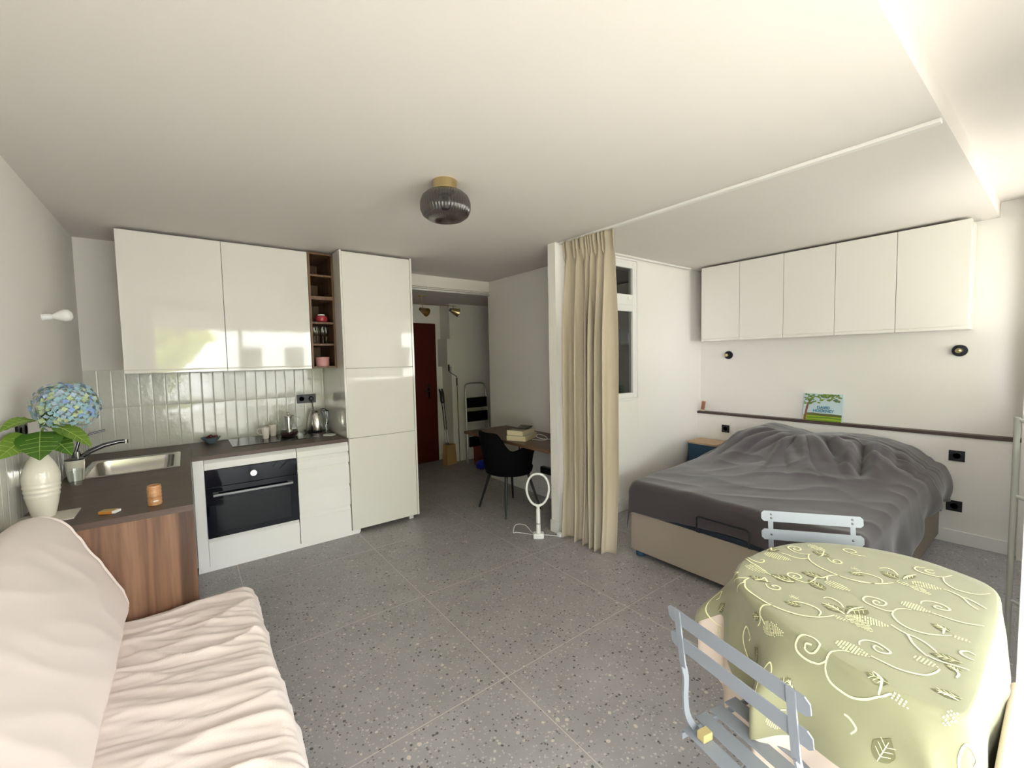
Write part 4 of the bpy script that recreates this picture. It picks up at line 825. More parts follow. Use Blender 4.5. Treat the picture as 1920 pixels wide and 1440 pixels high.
# ================================================================== BED
t = empty('bed', (0, 0, 0), label='double bed with taupe fabric base and white mattress under the dark duvet', cat='bed')
BX0, BX1, BY0, BY1 = 2.612, 4.655, 0.60, 1.985
bm = bmesh.new(); box(bm, BX0, BX1, BY0, BY1, 0.045, 0.335); link('bed_base', bm, M['bedbase'], t, bevel=0.006)
bm = bmesh.new()
for b in ((BX0+0.004, BX0+0.04, BY0+0.004, BY1-0.004), (BX1-0.04, BX1, BY0+0.004, BY1-0.004), (BX0+0.04, BX1-0.04, BY0+0.004, BY0+0.04), (BX0+0.04, BX1-0.04, BY1-0.04, BY1-0.004)): box(bm, *b, 0.335, 0.372)
box(bm, BX0+0.04, BX1-0.04, BY0+0.04, BY1-0.04, 0.345, 0.36)
link('slat_frame', bm, pmat('blue_black_metal', (0.012, 0.02, 0.035), 0.4), t, bevel=0.003)
bm = bmesh.new(); box(bm, BX0+0.03, BX1-0.02, BY0+0.02, BY1-0.02, 0.373, 0.552); link('mattress', bm, M['sheet'], t, bevel=0.03, seg=4)
T('mattress_stop', [(2.60, 1.435, 0.345), (2.562, 1.435, 0.36), (2.562, 1.435, 0.452), (2.562, 1.42, 0.462), (2.562, 1.13, 0.462), (2.562, 1.112, 0.452), (2.562, 1.112, 0.36), (2.60, 1.112, 0.345)], 0.006, M['black'], t, 10)
for x in (2.66, 4.58):
    for y in (0.66, 1.93): LA('bed_foot', [(0.03, 0), (0.034, 0.006), (0.034, 0.03), (0.028, 0.046)], M['nightblue'], t, 20, c=(x, y, 0))
PY = [(0.40, .34), (0.53, .44), (0.60, .57), (0.66, .65), (0.78, .735), (0.93, .78), (1.12, .795), (1.30, .78), (1.44, .755), (1.56, .785), (1.73, .822), (1.85, .78), (1.93, .69), (2.02, .60)]
def prof(y):
    y = max(PY[0][0], min(PY[-1][0], y))
    for (a, za), (b, zb) in zip(PY[:-1], PY[1:]):
        if y <= b: f = (y-a)/(b-a); f = f*f*(3-2*f)*0.5+f*0.5; return za+(zb-za)*f
    return PY[-1][1]
def rid(v, w_=2.4): return max(0.0, 1-abs(v)*w_)**1.6
def topz(x, y):
    base = 0.566+0.02*sstep(2.7, 3.4, x)
    hx = sstep(3.15, 4.22, x)**1.35*(1-0.10*sstep(4.45, 4.64, x))
    z = base+(prof(y)-base)*hx if prof(y) > base else base
    # folds fanning from the hollow between the pillows
    dx, dy = 4.45-x, y-1.45; r = math.hypot(dx, dy); th = math.atan2(dy, dx)
    fan = sstep(0.15, 0.4, r)*sstep(1.35, 0.6, r)*sstep(4.4, 4.12, x)
    z += fan*0.026*rid(nz(th*4.0+r*0.9, r*0.9, 2.0), 1.8)-fan*0.020*rid(nz(th*5+3+r, r*1.2, 6.0))
    z += 0.007*nz(x*2.5, y*3, 1)+0.002*nz(x*7+y*5, y*9, 5)+0.006*rid(nz(x*3.5+y*2.5, y*2.2-x, 11), 3)
    # deep crease below the near pillow
    for (ax, ay), (bx, by), dep, wd in (((4.22, 0.98), (3.62, 0.86), 0.085, 0.035), ((4.15, 1.22), (3.75, 1.02), 0.045, 0.03), ((4.30, 0.80), (3.9, 0.72), 0.03, 0.03), ((4.25, 1.5), (3.7, 1.25), 0.03, 0.04)):
        tt = max(0, min(1, ((x-ax)*(bx-ax)+(y-ay)*(by-ay))/((bx-ax)**2+(by-ay)**2))); d = math.hypot(x-ax-(bx-ax)*tt, y-ay-(by-ay)*tt)
        z += -dep*math.exp(-(d/wd)**2)*math.sin(PI*min(1, tt*0.9+0.05))+dep*0.35*math.exp(-((d-wd*2.1)/(wd*0.9))**2)*math.sin(PI*tt)
    return z
DX0, DX1, DY0, DY1 = 2.596, 4.635, 0.585, 1.985
def duv(u, v):
    # flat cloth coordinates with overhang
    fo, no, fr = 0.185+0.02*math.sin(v*9), 0.33+0.05*math.sin(u*7), 0.13
    a = DX0-fo+(DX1-DX0+fo)*u; b = DY0-no+(DY1-DY0+no+fr)*v
    x, y = a, b; dz = 0.0; e = 0.05
    cx = max(DX0+e, x); cy = min(max(DY0+e, y), DY1-e); z = topz(max(x, DX0), min(max(y, DY0), DY1))
    def roll(s):     # arc over an edge of radius e: returns (outward, drop)
        if s < e*PI/2: q = s/e; return e*math.sin(q), e*(1-math.cos(q))
        return e, e+(s-e*PI/2)
    if x < DX0+e: o_, d_ = roll(DX0+e-x); x = DX0+e-o_; dz += d_; x -= 0.006*sstep(0.05, 0.2, d_)*(0.5+math.sin(y*9+1)*0.6+nz(y*6, d_*4)*0.7)
    hump = sstep(3.4, 4.2, a)
    if y < DY0+e:
        o_, d_ = roll(DY0+e-y); y = DY0+e-o_; dz += d_*(1-0.25*hump); y -= sstep(0.03, 0.3, d_)*(0.022+0.013*math.sin(a*11+0.5)+0.03*nz(a*5, d_*3))+hump*0.035*math.sin(min(1, d_/0.35)*PI)
        z = topz(max(x, DX0), DY0+e) if True else z
    if y > DY1-e: o_, d_ = roll(y-(DY1-e)); y = DY1-e+o_; dz += d_; y += 0.01*sstep(0.03, 0.1, d_)*math.sin(a*14)
    return Vector((x, y, max(z-dz, 0.18)))
bm = bmesh.new(); grid(bm, duv, 240, 200); dv = link('duvet', bm, M['duvet'], smooth=True, solid=0.012); tag(dv, 'charcoal duvet cover heaped over pillows on the bed', 'duvet')
# nightstand
t = empty('nightstand', (4.505, 2.40, 0), label='small dark blue nightstand with pale wooden top in the bedroom corner', cat='nightstand')
bm = bmesh.new(); n = 40; a0 = []; a1 = []
for px, py in rrect(-0.15, 0.15, -0.16, 0.17, 0.04, 9):
    k = 1+0.035*math.sin(math.atan2(py, px)*5); a0.append(bm.verts.new((px*k, py*k, 0.532))); a1.append(bm.verts.new((px*k, py*k, 0.55)))
bm.faces.new(a0); bm.faces.new(a1)
for i in range(len(a0)): j = (i+1) % len(a0); bm.faces.new((a0[i], a0[j], a1[j], a1[i]))
link('nightstand_top', bm, M['oakl'], t); B('nightstand_body', (-0.135, 0.135, -0.145, 0.15, 0.30, 0.53), M['nightblue'], t, bevel=0.006)
for x in (-0.12, 0.12):
    for y in (-0.13, 0.135): LA('nightstand_leg', [(0.012, 0), (0.015, 0.30)], M['nightblue'], t, 12, c=(x, y, 0))
# overhead cabinets
names = ['at the far left end beside the window wall', 'second from the window wall', 'in the middle of the row', 'second from the right end', 'at the right end of the row']
for i in range(5):
    y1 = 2.461-0.399*i; y0 = y1-0.399
    r = empty('overhead_cabinet', (0, 0, 0), label='gloss white overhead cabinet above the bed, '+names[i], cat='wall cabinet', group='overhead cabinets above the bed')
    B('carcass', (4.491, XR-0.001, y0+0.0008, y1-0.0008, 1.641, 2.415), M['gloss'], r)
    bm = bmesh.new(); pr_ = [(4.470, 2.418), (4.470, 1.667), (4.474, 1.665), (4.474, 1.660), (4.469, 1.658), (4.469, 1.640), (4.490, 1.640), (4.490, 2.418)]
    A = [bm.verts.new((p, y0+0.0018, q)) for p, q in pr_]; D_ = [bm.verts.new((p, y1-0.0018, q)) for p, q in pr_]
    for k in range(8): bm.faces.new((A[k], A[(k+1) % 8], D_[(k+1) % 8], D_[k]))
    bm.faces.new(A); bm.faces.new(D_); link('cabinet_door', bm, M['gloss'], r, bevel=0.001)
for y, lb in ((2.29, 'small black wall light above the nightstand side of the bed'), (0.532, 'small black wall light with brass bulb below the right cabinet end')):
    t = empty('wall_light', (XR, y, 1.485), label=lb, cat='lamp', group='round black bedside wall lights'); ry = Matrix.Rotation(R(-90), 4, 'Y')
    LA('light_base', [(0.0, 0), (0.043, 0), (0.045, 0.006), (0.043, 0.018), (0.02, 0.02), (0, 0.02)], M['blackm'], t, 32, mtx=ry)
    LA('light_socket', [(0.021, 0.018), (0.022, 0.045), (0.018, 0.048), (0, 0.048)], M['black'], t, 24, mtx=ry)
    LA('light_bulb', [(0.012, 0.048), (0.019, 0.06), (0.019, 0.072), (0.01, 0.083), (0, 0.085)], M['brass'], t, 20, mtx=ry)

# book with landscape cover and small card on the ledge
LZ = 0.8535
t = empty('picture_book', (4.702, 1.405, LZ), label='large landscape format art book with tree and green fields standing on the ledge', cat='book')
tl = Matrix.Rotation(R(7), 4, 'Y')
def flat(name, polys, mat, off, parent):
    bm = bmesh.new()
    for P in polys: bm.faces.new([bm.verts.new(tl @ Vector((-0.0145-off, -(p[0]-0.155), p[1]))) for p in P])
    return link(name, bm, mat, parent)
bm = bmesh.new(); box(bm, -0.014, 0.010, -0.155, 0.155, 0, 0.255, mtx=tl); bk_ = link('book_cover', bm, pmat('pale_sky_card', (0.55, 0.68, 0.72), 0.4), t, bevel=0.001)
flat('cover_picture', [[(0.005, 0), (0.305, 0), (0.305, 0.05), (0.005, 0.055)]], pmat('lime_field', (0.3, 0.42, 0.03), 0.4), 0.0002, t)
flat('cover_field', [[(0.04, 0.02), (0.2, 0.028), (0.305, 0.02), (0.305, 0.033), (0.2, 0.04), (0.03, 0.032)], [(0.01, 0.004), (0.3, 0.0), (0.3, 0.008), (0.01, 0.012)]], pmat('mid_green_field', (0.12, 0.25, 0.02), 0.4), 0.0004, t)
flat('cover_hedge', [[(0.03, 0.05), (0.305, 0.044), (0.305, 0.066), (0.22, 0.07), (0.14, 0.068), (0.08, 0.074), (0.03, 0.07)]], pmat('olive_hedge', (0.13, 0.13, 0.04), 0.4), 0.0006, t)
flat('cover_trunk', [[(0.006, 0), (0.024, 0.002), (0.036, 0.1), (0.045, 0.15), (0.07, 0.2), (0.055, 0.2), (0.03, 0.16), (0.02, 0.12)]], pmat('russet_trunk', (0.24, 0.1, 0.06), 0.4), 0.0008, t)
random.seed(3); blobs = [[], []]
for i in range(95):
    cx = random.uniform(0.005, 0.29); cy = 0.245-random.random()**1.6*(0.11 if cx < 0.07 else 0.05+0.05*math.sin(cx*14)**2); w_, h_ = random.uniform(0.006, 0.02), random.uniform(0.004, 0.009); a = random.uniform(-.5, .3)
    P = [(cx+w_*math.cos(k*PI/3)*math.cos(a)-h_*math.sin(k*PI/3)*math.sin(a), min(0.253, cy+w_*math.cos(k*PI/3)*math.sin(a)+h_*math.sin(k*PI/3)*math.cos(a))) for k in range(6)]
    blobs[i % 2].append([(max(0.002, min(0.306, p)), q) for p, q in P])
bm = bmesh.new()
for mi in (0, 1):
    for k, P in enumerate(blobs[mi]): bm.faces.new([bm.verts.new(tl @ Vector((-0.0155-0.00003*k, -(p[0]-0.155), p[1]))) for p in P]).material_index = mi
link('cover_foliage', bm, [pmat('leaf_print', (0.2, 0.28, 0.03), 0.4), pmat('leaf_print_dark', (0.11, 0.19, 0.06), 0.4)], t)
tm = Matrix(((0, 0, -1, -0.0175), (-1, 0, 0, 0), (0, 1, 0, 0), (0, 0, 0, 1)))
for s, y, sz in (('DAVID', 0.124, 0.034), ('HOCKNEY', 0.093, 0.034)): text('cover_lettering', s, sz, pmat('blue_lettering', (0.07, 0.24, 0.38), 0.4), t, tl @ Matrix.Translation((0, -0.008, y)) @ tm)
t = empty('postcard', (4.69, 2.562, LZ), R(-25), 'small reddish picture card leaning in the corner of the ledge', 'card')
tl = Matrix.Rotation(R(10), 4, 'Y'); bm = bmesh.new(); box(bm, -0.001, 0.001, -0.036, 0.036, 0, 0.115, mtx=tl); link('card_sheet', bm, M['paper'], t)
bm = bmesh.new(); box(bm, -0.0016, -0.001, -0.030, 0.030, 0.015, 0.109, mtx=tl); link('card_picture', bm, pmat('faded_red_print', (0.35, 0.13, 0.09), 0.5, var=(60, 0.6)), t)

# ================================================================== CURTAIN
CY0, CY1 = 2.055, 2.53
def curt(u, v):
    z = 2.422*(1-v); low = sstep(0.0, 1.0, v); NF = 6.5
    spread = 1-0.02*math.sin(v*3)
    y = CY1+(CY0-CY1)*u; x0 = 2.485+0.035*u
    uu = u+0.035*math.sin(u*9+1)+0.02*math.sin(u*23); ph = uu*NF*2*PI; A = 0.018+0.034*sstep(0.04, 0.35, v); wob = 1.5*nz(u*2.6, v*1.1, 3)
    k = math.sin(ph+wob*sstep(0.1, .5, v)); k = math.copysign(abs(k)**0.75, k)
    dx = A*k*(0.8+0.4*nz(u*9, v*0.8)); dy = 0.018*math.cos(ph*1.0+wob)*sstep(0.05, 0.3, v)
    hd = 0.022*math.copysign(abs(math.sin(ph*2))**0.4, math.sin(ph*2))*(1.0-0.5*sstep(0.015, 0.045, v)); k2 = sstep(0.045, 0.085, v); dx = hd*(1-k2)+dx*k2   # pinch pleated header
    # flare of the free edge towards the floor
    fl_ = sstep(0.75, 1.0, v); dx -= fl_*(0.035*u*u+0.02*(0.5+0.5*math.sin(ph*0.5)))+0.0; y_ = y+dy-0.02*fl_*u+0.02*nz(u*4, v*4, 7)*fl_+0.045*math.sin(v*PI)*(1 if u > 2 else 0)
    y_ += 0.03*fl_*(1-u)*0.5
    return Vector((x0+dx-0.035*sstep(0.1, .6, v)*0.3, y_-0.012*math.sin(v*PI)*u, z+0.004*(math.sin(ph*0.5)+1)*(v > 0.98)))
bm = bmesh.new(); grid(bm, curt, 260, 120)
ct = link('curtain', bm, M['linen'], smooth=True, solid=0.003); tag(ct, 'long beige pleated curtain gathered against the white partition end', 'curtain')

# ================================================================== MOSQUITO SWATTER
t = empty('mosquito_swatter', (2.27, 2.655, 0), R(-40), label='white electric fly swatter standing upright in its charging base', cat='swatter')
B('swatter_base', (-0.045, 0.045, -0.035, 0.035, 0.0, 0.045), M['whitep'], t, bevel=0.012, seg=4)
LA('swatter_handle', [(0.0, 0.045), (0.019, 0.045), (0.018, 0.12), (0.017, 0.2), (0.016, 0.24), (0.012, 0.262)], M['whitep'], t, 20); LA('handle_ring', [(0.0186, 0.118), (0.0192, 0.124), (0.0186, 0.13)], M['alu'], t, 20)
loop = [Vector((0.093*math.copysign(abs(math.cos(a))**0.85, math.cos(a))*(1-0.12*(math.sin(a) < 0)*abs(math.sin(a))), 0, 0.408+0.132*math.sin(a))) for a in [2*PI*i/48-PI/2 for i in range(49)]]
bm = bmesh.new(); tube(bm, loop, 0.0095, 10, cap=False); tube(bm, [(0, 0, 0.255), (0.004, 0, 0.268), (0.03, 0, 0.285)], 0.011, 8); tube(bm, [(0, 0, 0.255), (-0.004, 0, 0.268), (-0.03, 0, 0.285)], 0.011, 8); link('swatter_ring', bm, M['whitep'], t, smooth=True)
bm = bmesh.new()
for i in range(-15, 16):
    x = i*0.0058; h = 0.124*math.sqrt(max(0, 1-(x/0.092)**2)); tube(bm, [(x, 0, 0.408-h), (x, 0, 0.408+h)], 0.0005, 4)
for i in range(-10, 11):
    z = i*0.0118; h = 0.088*math.sqrt(max(0, 1-(z/0.13)**2)); tube(bm, [(-h, 0.003, 0.408+z), (h, 0.003, 0.408+z)], 0.0004, 4)
link('swatter_mesh', bm, M['darksteel'], t)
t = T('white_cord', [(2.265, 2.70, 0.01), (2.23, 2.80, 0.004), (2.19, 2.86, 0.003), (2.17, 2.87, 0.003), (2.22, 2.90, 0.05), (2.27, 2.83, 0.055), (2.28, 2.74, 0.012), (2.32, 2.69, 0.004), (2.38, 2.62, 0.003), (2.43, 2.56, 0.004), (2.44, 2.54, 0.03), (2.44, 2.535, 0.06), (2.45, 2.56, 0.09)], 0.0028, M['whitep'], None, 8, 6)
tag(t, 'thin white cord looping from the swatter base to the curtain foot', 'cord')
t = empty('plug_adapter', (2.425, 2.56, 0), label='white plug adapter lying by the curtain foot', cat='plug'); B('adapter_body', (-0.02, 0.03, -0.022, 0.018, 0, 0.035), M['whitep'], t, bevel=0.006)
LA('adapter_face', [(0.015, 0), (0.015, 0.004), (0, 0.004)], M['whitep'], t, 16, mtx=Matrix.Translation((-0.02, -0.002, 0.018)) @ Matrix.Rotation(R(-90), 4, 'Y'))

# ================================================================== NOOK: DESK, CHAIR, BOOKS
DZ = 0.70
t = empty('desk', (0, 0, 0), label='dark walnut desk board along the nook wall', cat='desk')
B('desk_top', (2.44, 3.026, 2.72, 4.10, DZ-0.028, DZ), M['desk'], t, bevel=0.002)
for y in (2.95, 3.85): T('desk_bracket', [(3.02, y, 0.45), (3.02, y, DZ-0.034), (2.62, y, DZ-0.034)], 0.006, M['blackm'], t)
t = empty('armchair', (2.52, 3.385, 0), R(0), 'black upholstered armchair with thin black legs at the desk', 'chair')
def shell(u, v, o=0.0):
    ph = (u-0.5)*2*R(118); c, s = math.cos(ph), math.sin(ph)
    h = 0.80-0.17*sstep(R(28), R(62), abs(ph))+0.035*sstep(R(62), R(90), abs(ph))-0.03*sstep(R(95), R(118), abs(ph)); lowz = 0.375
    z = lowz+(h-lowz)*v; k = 0.84+0.16*v**0.8+0.05*sstep(0.7, 1, v)*sstep(R(40), R(80), abs(ph))
    rx = 0.27*k-o; ry = 0.285*k-o; x = -rx*c*(1.0 if c > 0 else 1.0); y = ry*s
    x -= 0.03*v*max(c, 0)
    return Vector((x, y, z))
bm = bmesh.new(); grid(bm, shell, 48, 14); grid(bm, lambda u, v: shell(u, v, 0.035), 48, 14)
bm.verts.ensure_lookup_table(); N0 = 48*14
for i in range(47): bm.faces.new([bm.verts[k] for k in (13*48+i, 13*48+i+1, N0+13*48+i+1, N0+13*48+i)]); bm.faces.new([bm.verts[k] for k in (i, i+1, N0+i+1, N0+i)])
for j in range(13):
    for e in (0, 47): bm.faces.new([bm.verts[k] for k in (j*48+e, (j+1)*48+e, N0+(j+1)*48+e, N0+j*48+e)])
link('backrest', bm, M['blackf'], t, smooth=True, bevel=0.012, seg=3)
bm = bmesh.new(); lathe(bm, [(0, 0), (0.19, 0), (0.225, 0.02), (0.235, 0.06), (0.215, 0.09), (0, 0.10)], 40, (0.01, 0, 0.365)); link('seat', bm, M['blackf'], t, smooth=True)
for sx_, sy_ in ((-1, -1), (-1, 1), (1, -1), (1, 1)): T('leg', [(sx_*0.13, sy_*0.13, 0.375), (sx_*0.215, sy_*0.225, 0.0)], [0.016, 0.009], M['black'], t, 14)
def thickbook(loc, rz, dims, lab, nm='book'):
    t = empty(nm, loc, rz, lab, 'book', 'paperbacks stacked on the desk'); a, b, c = dims
    bm = bmesh.new(); box(bm, -a/2+0.003, a/2-0.003, -b/2+0.003, b/2-0.001, 0.002, c-0.002); link('page_block', bm, M['paper'], t)
    bm = bmesh.new(); box(bm, -a/2, a/2, -b/2, b/2, 0, 0.0018); box(bm, -a/2, a/2, -b/2, b/2, c-0.0018, c); box(bm, -a/2, a/2, b/2-0.0012, b/2+0.0008, 0.0018, c-0.0018); link('book_cover', bm, M['cream'], t); return t
thickbook((2.63, 3.30, DZ+0.001), R(27), (0.29, 0.20, 0.048), 'thick cream book at the bottom of the desk stack')
thickbook((2.625, 3.31, DZ+0.050), R(22), (0.25, 0.175, 0.046), 'cream paperback lying on the thicker book on the desk')
bm = bmesh.new(); grid(bm, lambda u, v: Vector(((u-0.5)*0.2, (v-0.5)*0.14, 0.006+0.016*(2*u-1)**2)), 12, 4)
t = link('magazine', bm, pmat('dark_olive_cover', (0.03, 0.032, 0.02), 0.35), smooth=True, solid=0.004); t.location = (2.64, 3.315, DZ+0.094); t.rotation_euler = (0, 0, R(20)); tag(t, 'curled dark magazine on top of the desk book stack', 'magazine')
t = T('charging_cable', [(2.66, 3.18, DZ+0.004), (2.70, 3.10, DZ+0.004), (2.76, 3.08, DZ+0.005), (2.80, 3.14, DZ+0.02), (2.78, 3.22, DZ+0.035), (2.73, 3.2, DZ+0.02), (2.74, 3.12, DZ+0.008), (2.82, 3.06, DZ+0.004), (2.90, 3.07, DZ+0.004)], 0.003, M['whitep'], None, 8, 6); tag(t, 'white cable coiled beside the books on the desk', 'cable')
t = empty('power_strip', (3.0, 3.30, 0.30), label='black power strip fixed low on the wall under the desk', cat='power strip'); B('strip_body', (-0.02, 0.029, -0.14, 0.14, -0.035, 0.035), M['black'], t, bevel=0.004)
T('strip_cord', [(-0.01, 0.14, 0), (-0.02, 0.20, -0.05), (0.0, 0.24, 0.1), (0.01, 0.25, 0.36)], 0.004, M['whitep'], t, 8, 5)

# ================================================================== HALL
t = empty('ceiling_spotlight', (2.39, 4.95, 2.30), label='brass two headed spotlight bar on the hall ceiling', cat='lamp')
LA('canopy', [(0.0, 0), (0.05, 0), (0.05, -0.012), (0.0, -0.014)], M['brass'], t, 28); T('rod', [(0, 0, -0.01), (0, 0, -0.105)], 0.005, M['brass'], t)
T('bar', [(-0.32, -0.02, -0.1), (0.50, 0.02, -0.1)], 0.005, M['brass'], t)
def head(x, z, mt, lb=None):
    h = LA('spot_head', [(0.02, -0.03), (0.03, -0.02), (0.055, 0.075), (0.053, 0.075), (0.028, -0.015), (0.0, -0.012)], M['brass'], t, 28, mtx=Matrix.Translation((x, 0, z)) @ mt)
    LA('spot_cap', [(0.0, -0.05), (0.022, -0.048), (0.022, -0.028)], M['darksteel'], h, 20, mtx=Matrix.Translation((x, 0, z)) @ mt); T('spot_arm', [(x-0.0, 0, -0.1), (x, 0, z)], 0.005, M['brass'], t)
head(0.01, -0.18, Matrix.Rotation(R(115), 4, Vector((1, 0.4, 0)))); head(0.44, -0.165, Matrix.Rotation(R(108), 4, Vector((0.15, 1, 0))))
t = empty('step_ladder', (3.36, 5.20, 0), label='folded aluminium step ladder with black treads leaning at the hall wall', cat='ladder'); lean = 0.10
def ly(z): return lean*z/1.15
bm = bmesh.new()
arch = [Vector((-0.21, ly(0), 0.0)), Vector((-0.175, ly(.9), 0.95)), Vector((-0.165, ly(1.1), 1.08)), Vector((-0.12, ly(1.15), 1.145)), Vector((0.12, ly(1.15), 1.145)), Vector((0.165, ly(1.1), 1.08)), Vector((0.175, ly(.9), 0.95)), Vector((0.21, ly(0), 0.0))]
tube(bm, smooth_path(arch, 6), 0.013, 10); link('ladder_frame', bm, M['alu'], t, smooth=True)
for z in (0.24, 0.60, 0.80): B('tread', (-0.17, 0.17, ly(z)-0.02, ly(z)+0.012, z, z+0.145), M['blackf'], t, bevel=0.006)
for s in (-1, 1): T('rear_leg', [(s*0.15, 0.13, 0.0), (s*0.15, 0.11, 0.82)], 0.01, M['alu'], t)
t = empty('paper_bag', (2.965, 5.40, 0), R(8), 'tall brown paper bag holding walking poles beside the red door', 'bag')
bm = bmesh.new(); rs = []
for z, a, b in ((0.0, 0.085, 0.055), (0.14, 0.08, 0.05), (0.27, 0.072, 0.045), (0.285, 0.074, 0.047)): rs.append([bm.verts.new((sx*a, sy*b, z)) for sx, sy in ((-1, -1), (0.1, -1.05), (1, -1), (1.02, 0), (1, 1), (-1, 1), (-0.9, 0))])
bm.faces.new(rs[0])
for a, b in zip(rs[:-1], rs[1:]):
    for i in range(7): bm.faces.new((a[i], a[(i+1) % 7], b[(i+1) % 7], b[i]))
link('bag_body', bm, M['kraft'], t, solid=0.002)
for k, (dx, lb) in enumerate(((-0.012, 'black and silver walking pole standing in the bag, strap hanging left'), (0.016, 'black and silver walking pole standing in the bag beside the wall chase'))):
    t = empty('walking_pole', (2.955+dx, 5.40, 0.02), label=lb, cat='walking pole', group='walking poles in the paper bag')
    T('pole_shaft', [(0, 0, 0), (-0.025+dx*.3, 0.10, 0.88)], 0.0065, M['blackm'], t); T('pole_section', [(-0.008+dx*.1, 0.033, 0.29), (-0.013+dx*.15, 0.053, 0.47)], 0.0078, M['alu'], t)
    T('pole_grip', [(-0.025+dx*.3, 0.10, 0.86), (-0.03+dx*.3, 0.115, 1.0), (-0.045+dx*.5, 0.12, 1.06)], [0.014, 0.017, 0.013], M['black'], t); T('pole_strap', [(-0.04, 0.11, 1.03), (-0.07-dx, 0.08, 0.96), (-0.045, 0.08, 0.86), (-0.03, 0.10, 0.97)], 0.008, M['black'], t, 8, 5)
t = empty('awning_crank', (3.14, 5.41, 0), label='long metal awning crank leaning on the pale wall behind the bag', cat='crank')
T('crank_rod', [(0, 0, 0.0), (0.0, 0.03, 1.22)], 0.006, M['brass'] if False else pmat('bronze_rod', (0.2, 0.14, 0.09), 0.35, metal=0.8), t); T('crank_bend', [(0.0, 0.03, 1.2), (0.0, 0.03, 1.245), (-0.015, 0.03, 1.262), (-0.115, 0.02, 1.32), (-0.13, 0.02, 1.345)], 0.006, M['darksteel'], t, 10, 4)
T('crank_grip', [(-0.13, 0.02, 1.34), (-0.132, 0.02, 1.43)], 0.011, M['black'], t); T('crank_sleeve', [(0.0, 0.03, 1.12), (0.0, 0.03, 1.23)], 0.010, M['black'], t)
t = empty('storage_box', (3.33, 5.03, 0), label='rust red fabric box on the hall floor behind the black chair', cat='box'); B('box_body', (-0.13, 0.14, -0.1, 0.1, 0.0, 0.25), M['rust'], t, bevel=0.008); B('box_lid', (-0.134, 0.144, -0.104, 0.104, 0.235, 0.262), M['rust'], t, bevel=0.006)
bm = bmesh.new(); bmesh.ops.create_uvsphere(bm, u_segments=24, v_segments=16, radius=0.075)
for v in bm.verts: v.co *= 1+0.12*nz(v.co.x*20, v.co.y*20, v.co.z*20); v.co.z = max(v.co.z*0.9, -0.06)
t = link('blue_bag', bm, M['cobalt'], smooth=True); t.location = (3.15, 4.86, 0.061); tag(t, 'small cobalt blue bundle on the floor in front of the red box', 'bag')

# ================================================================== NEAR THE WINDOW
t = empty('metal_rack', (3.2, 0.155, 0), label='thin white metal rack standing by the window beyond the table', cat='rack')
RK = pmat('light_grey_metal', (0.42, 0.42, 0.38), 0.4)
for (x, y, h) in ((0, 0, 1.16), (-0.03, -0.16, 1.16)): T('rack_post', [(x, y, 0), (x, y, h)], 0.0115, RK, t, 12)
for z in (0.25, 0.775, 1.15): T('rack_bar', [(0, 0, z), (-0.004, -0.03, z-0.012), (-0.03, -0.16, z-0.012)], 0.009, RK, t, 10)
t = empty('lounge_chair', (1.455, -0.04, 0), label='chair with beige padded back standing against the window beside the table', cat='chair')
bk3 = B('backrest', (-0.235, 0.235, 0.068, 0.112, 0.30, 0.625), M['beigecloth'], t, bevel=0.014, seg=4)
T('backrest_seam', [(0.19, 0.067, 0.31), (0.19, 0.067, 0.62)], 0.0025, M['beigecloth'], bk3, 8)
B('seat', (-0.22, 0.22, -0.0-0.10, 0.075, 0.30, 0.37), M['beigecloth'], t, bevel=0.02, seg=4)
for x in (-0.2, 0.2):
    for y in (-0.085, 0.06): LA('leg', [(0.011, 0), (0.014, 0.30)], M['blackm'], t, 12, c=(x, y, 0))

bm = bmesh.new(); grid(bm, lambda u, v: Vector((2.12+1.1*u, YF+0.03+0.012*math.sin(u*2*PI*11), 2.35-2.3*v)), 180, 4)  # unseen translucent sheet, added to pass soft light up into the ceiling recess
vm = pmat('added_voile_fabric', (0.5, 0.49, 0.47), 0.9); n = vm.node_tree; tr = n.nodes.new('ShaderNodeBsdfTranslucent'); tr.inputs[0].default_value = (0.42, 0.41, 0.39, 1); mx = n.nodes.new('ShaderNodeMixShader'); mx.inputs[0].default_value = 0.6
n.links.new(n.nodes['Principled BSDF'].outputs[0], mx.inputs[1]); n.links.new(tr.outputs[0], mx.inputs[2]); n.links.new(mx.outputs[0], n.nodes['Material Output'].inputs[0])
for v in bm.verts: v.co.z = max(v.co.z, 1.21)
vo = link('added_voile', bm, vm, smooth=True); tag(vo, 'thin white voile added out of view to diffuse light from the large window', 'curtain')
# ================================================================== OUTSIDE (seen only as reflections and light)
o = struct('floor', [(-3, 7, -2.0, YF, -0.16, -0.03)], pmat('balcony_stone', (0.27, 0.24, 0.2), 0.8))
gp = struct('ground', [(-40, 45, -60, -2.02, -3.2, -3.0)], pmat('garden_ground', (0.48, 0.44, 0.36), 0.95)); 
rl = empty('balcony_railing', (0, 0, 0), label='white balcony railing outside the window', cat='railing')
T('top_rail', [(-2.8, -1.9, 0.98), (6.8, -1.9, 0.98)], 0.02, M['trimw'], rl)
for i in range(0, 97): T('baluster', [(-2.8+i*0.1, -1.9, -0.03), (-2.8+i*0.1, -1.9, 0.97)], 0.006, M['trimw'], rl, 6)
bm = bmesh.new(); N = 80
top = [bm.verts.new((-1.2+6.6*i/N, YF-0.12-0.3, 2.62)) for i in range(N+1)]; mid = [bm.verts.new((-1.2+6.6*i/N, -1.75, 2.32)) for i in range(N+1)]; lo = [bm.verts.new((-1.2+6.6*i/N, -1.76, 2.14-0.035*abs(math.sin(i*PI/5)))) for i in range(N+1)]
for a, b in ((top, mid), (mid, lo)):
    for i in range(N): bm.faces.new((a[i], a[i+1], b[i+1], b[i]))
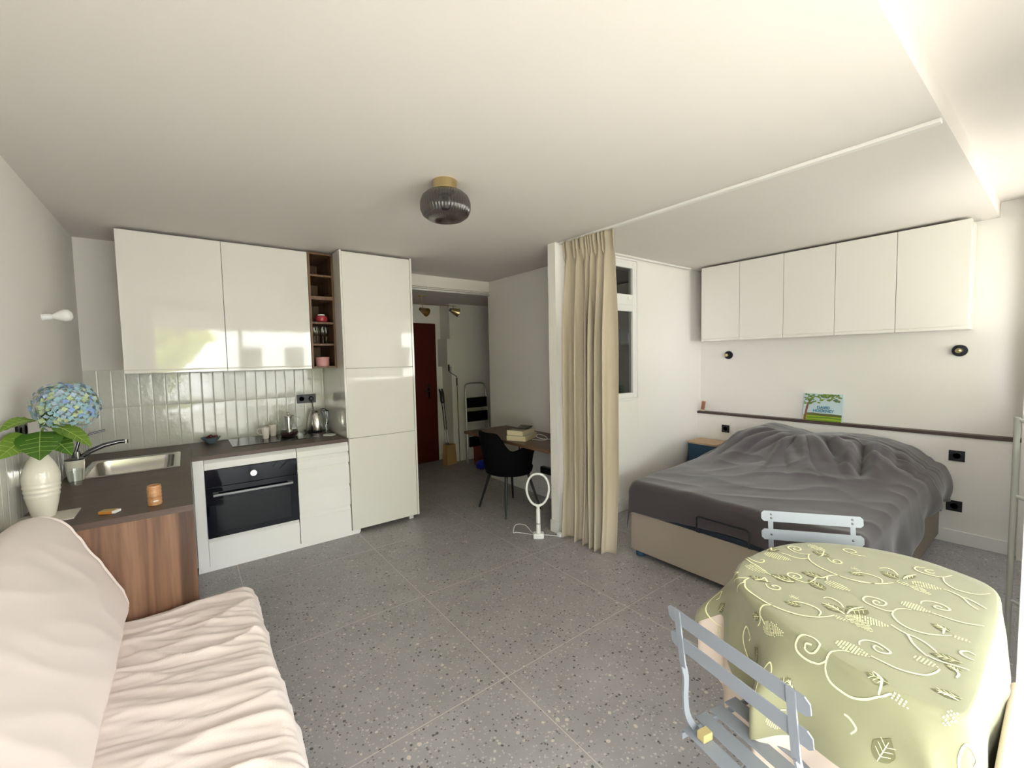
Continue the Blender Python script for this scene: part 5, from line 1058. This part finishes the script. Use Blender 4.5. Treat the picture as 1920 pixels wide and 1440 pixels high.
aw = link('awning', bm, pmat('awning_canvas', (0.33, 0.3, 0.26), 0.9), solid=0.002); tag(aw, 'pale canvas awning with scalloped edge above the balcony', 'awning')
def tree(loc, h, rad_, lab, seed, mat):
    t = empty('tree', loc, label=lab, cat='tree', group='trees beyond the balcony'); random.seed(seed)
    T('trunk', [(0, 0, 0), (0.1, 0, h*0.4), (0, 0.1, h*0.7)], [0.25, 0.2, 0.1], pmat('bark', (0.12, 0.09, 0.06), 0.9), t)
    bm = bmesh.new()
    for i in range(2200):
        d = Vector((random.gauss(0, 1), random.gauss(0, 1), random.gauss(0, 1))).normalized(); p = Vector((d.x*rad_, d.y*rad_, d.z*rad_*0.8+h*0.68))*1.0+d*random.uniform(-.4, .2)*(1+nz(d.x*3+seed, d.y*3, d.z*3)*2)
        a = Vector([random.uniform(-1, 1) for _ in range(3)]).normalized()*0.2; b = a.orthogonal().normalized()*0.16
        bm.faces.new([bm.verts.new(p+q) for q in (-a-b, a-b, a+b, b-a)])
    link('crown', bm, mat, t); return t
def folmat(name, col):
    m = pmat(name, col, 0.7); n = m.node_tree; tr = n.nodes.new('ShaderNodeBsdfTranslucent'); tr.inputs[0].default_value = (*col, 1); mx = n.nodes.new('ShaderNodeMixShader')
    n.links.new(n.nodes['Principled BSDF'].outputs[0], mx.inputs[1]); n.links.new(tr.outputs[0], mx.inputs[2]); n.links.new(mx.outputs[0], n.nodes['Material Output'].inputs[0]); return m
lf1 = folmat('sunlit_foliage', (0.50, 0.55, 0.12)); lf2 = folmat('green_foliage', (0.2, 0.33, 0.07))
tree((-2.2, -9, -3), 8.5, 2.6, 'yellow green tree outside, the one left of the balcony', 1, lf1); tree((19, -14, -3), 9.5, 2.4, 'green tree outside far right of the balcony', 2, lf1)
tree((-9, -16, -3), 9, 3.0, 'dark green tree far left outside', 3, lf2); tree((12.5, -11, -3), 8, 2.6, 'dark green tree far right outside', 4, lf2)
bd = empty('apartment_building', (6.5, -22, -3), label='white apartment building opposite the balcony', cat='building')
B('building_wall', (-5, 6, -3, 3, 0, 9.5), M['wall'], bd)
for i in range(5):
    for j in range(3): f = B('building_window', (-4.2+i*2.1, -3.0+i*2.1, 3.0, 3.02, 1.0+j*2.9, 2.6+j*2.9), M['trimw'], bd); B('building_pane', (-4.1+i*2.1, -3.1+i*2.1, 3.02, 3.03, 1.1+j*2.9, 2.5+j*2.9), M['ovenwin'], f)
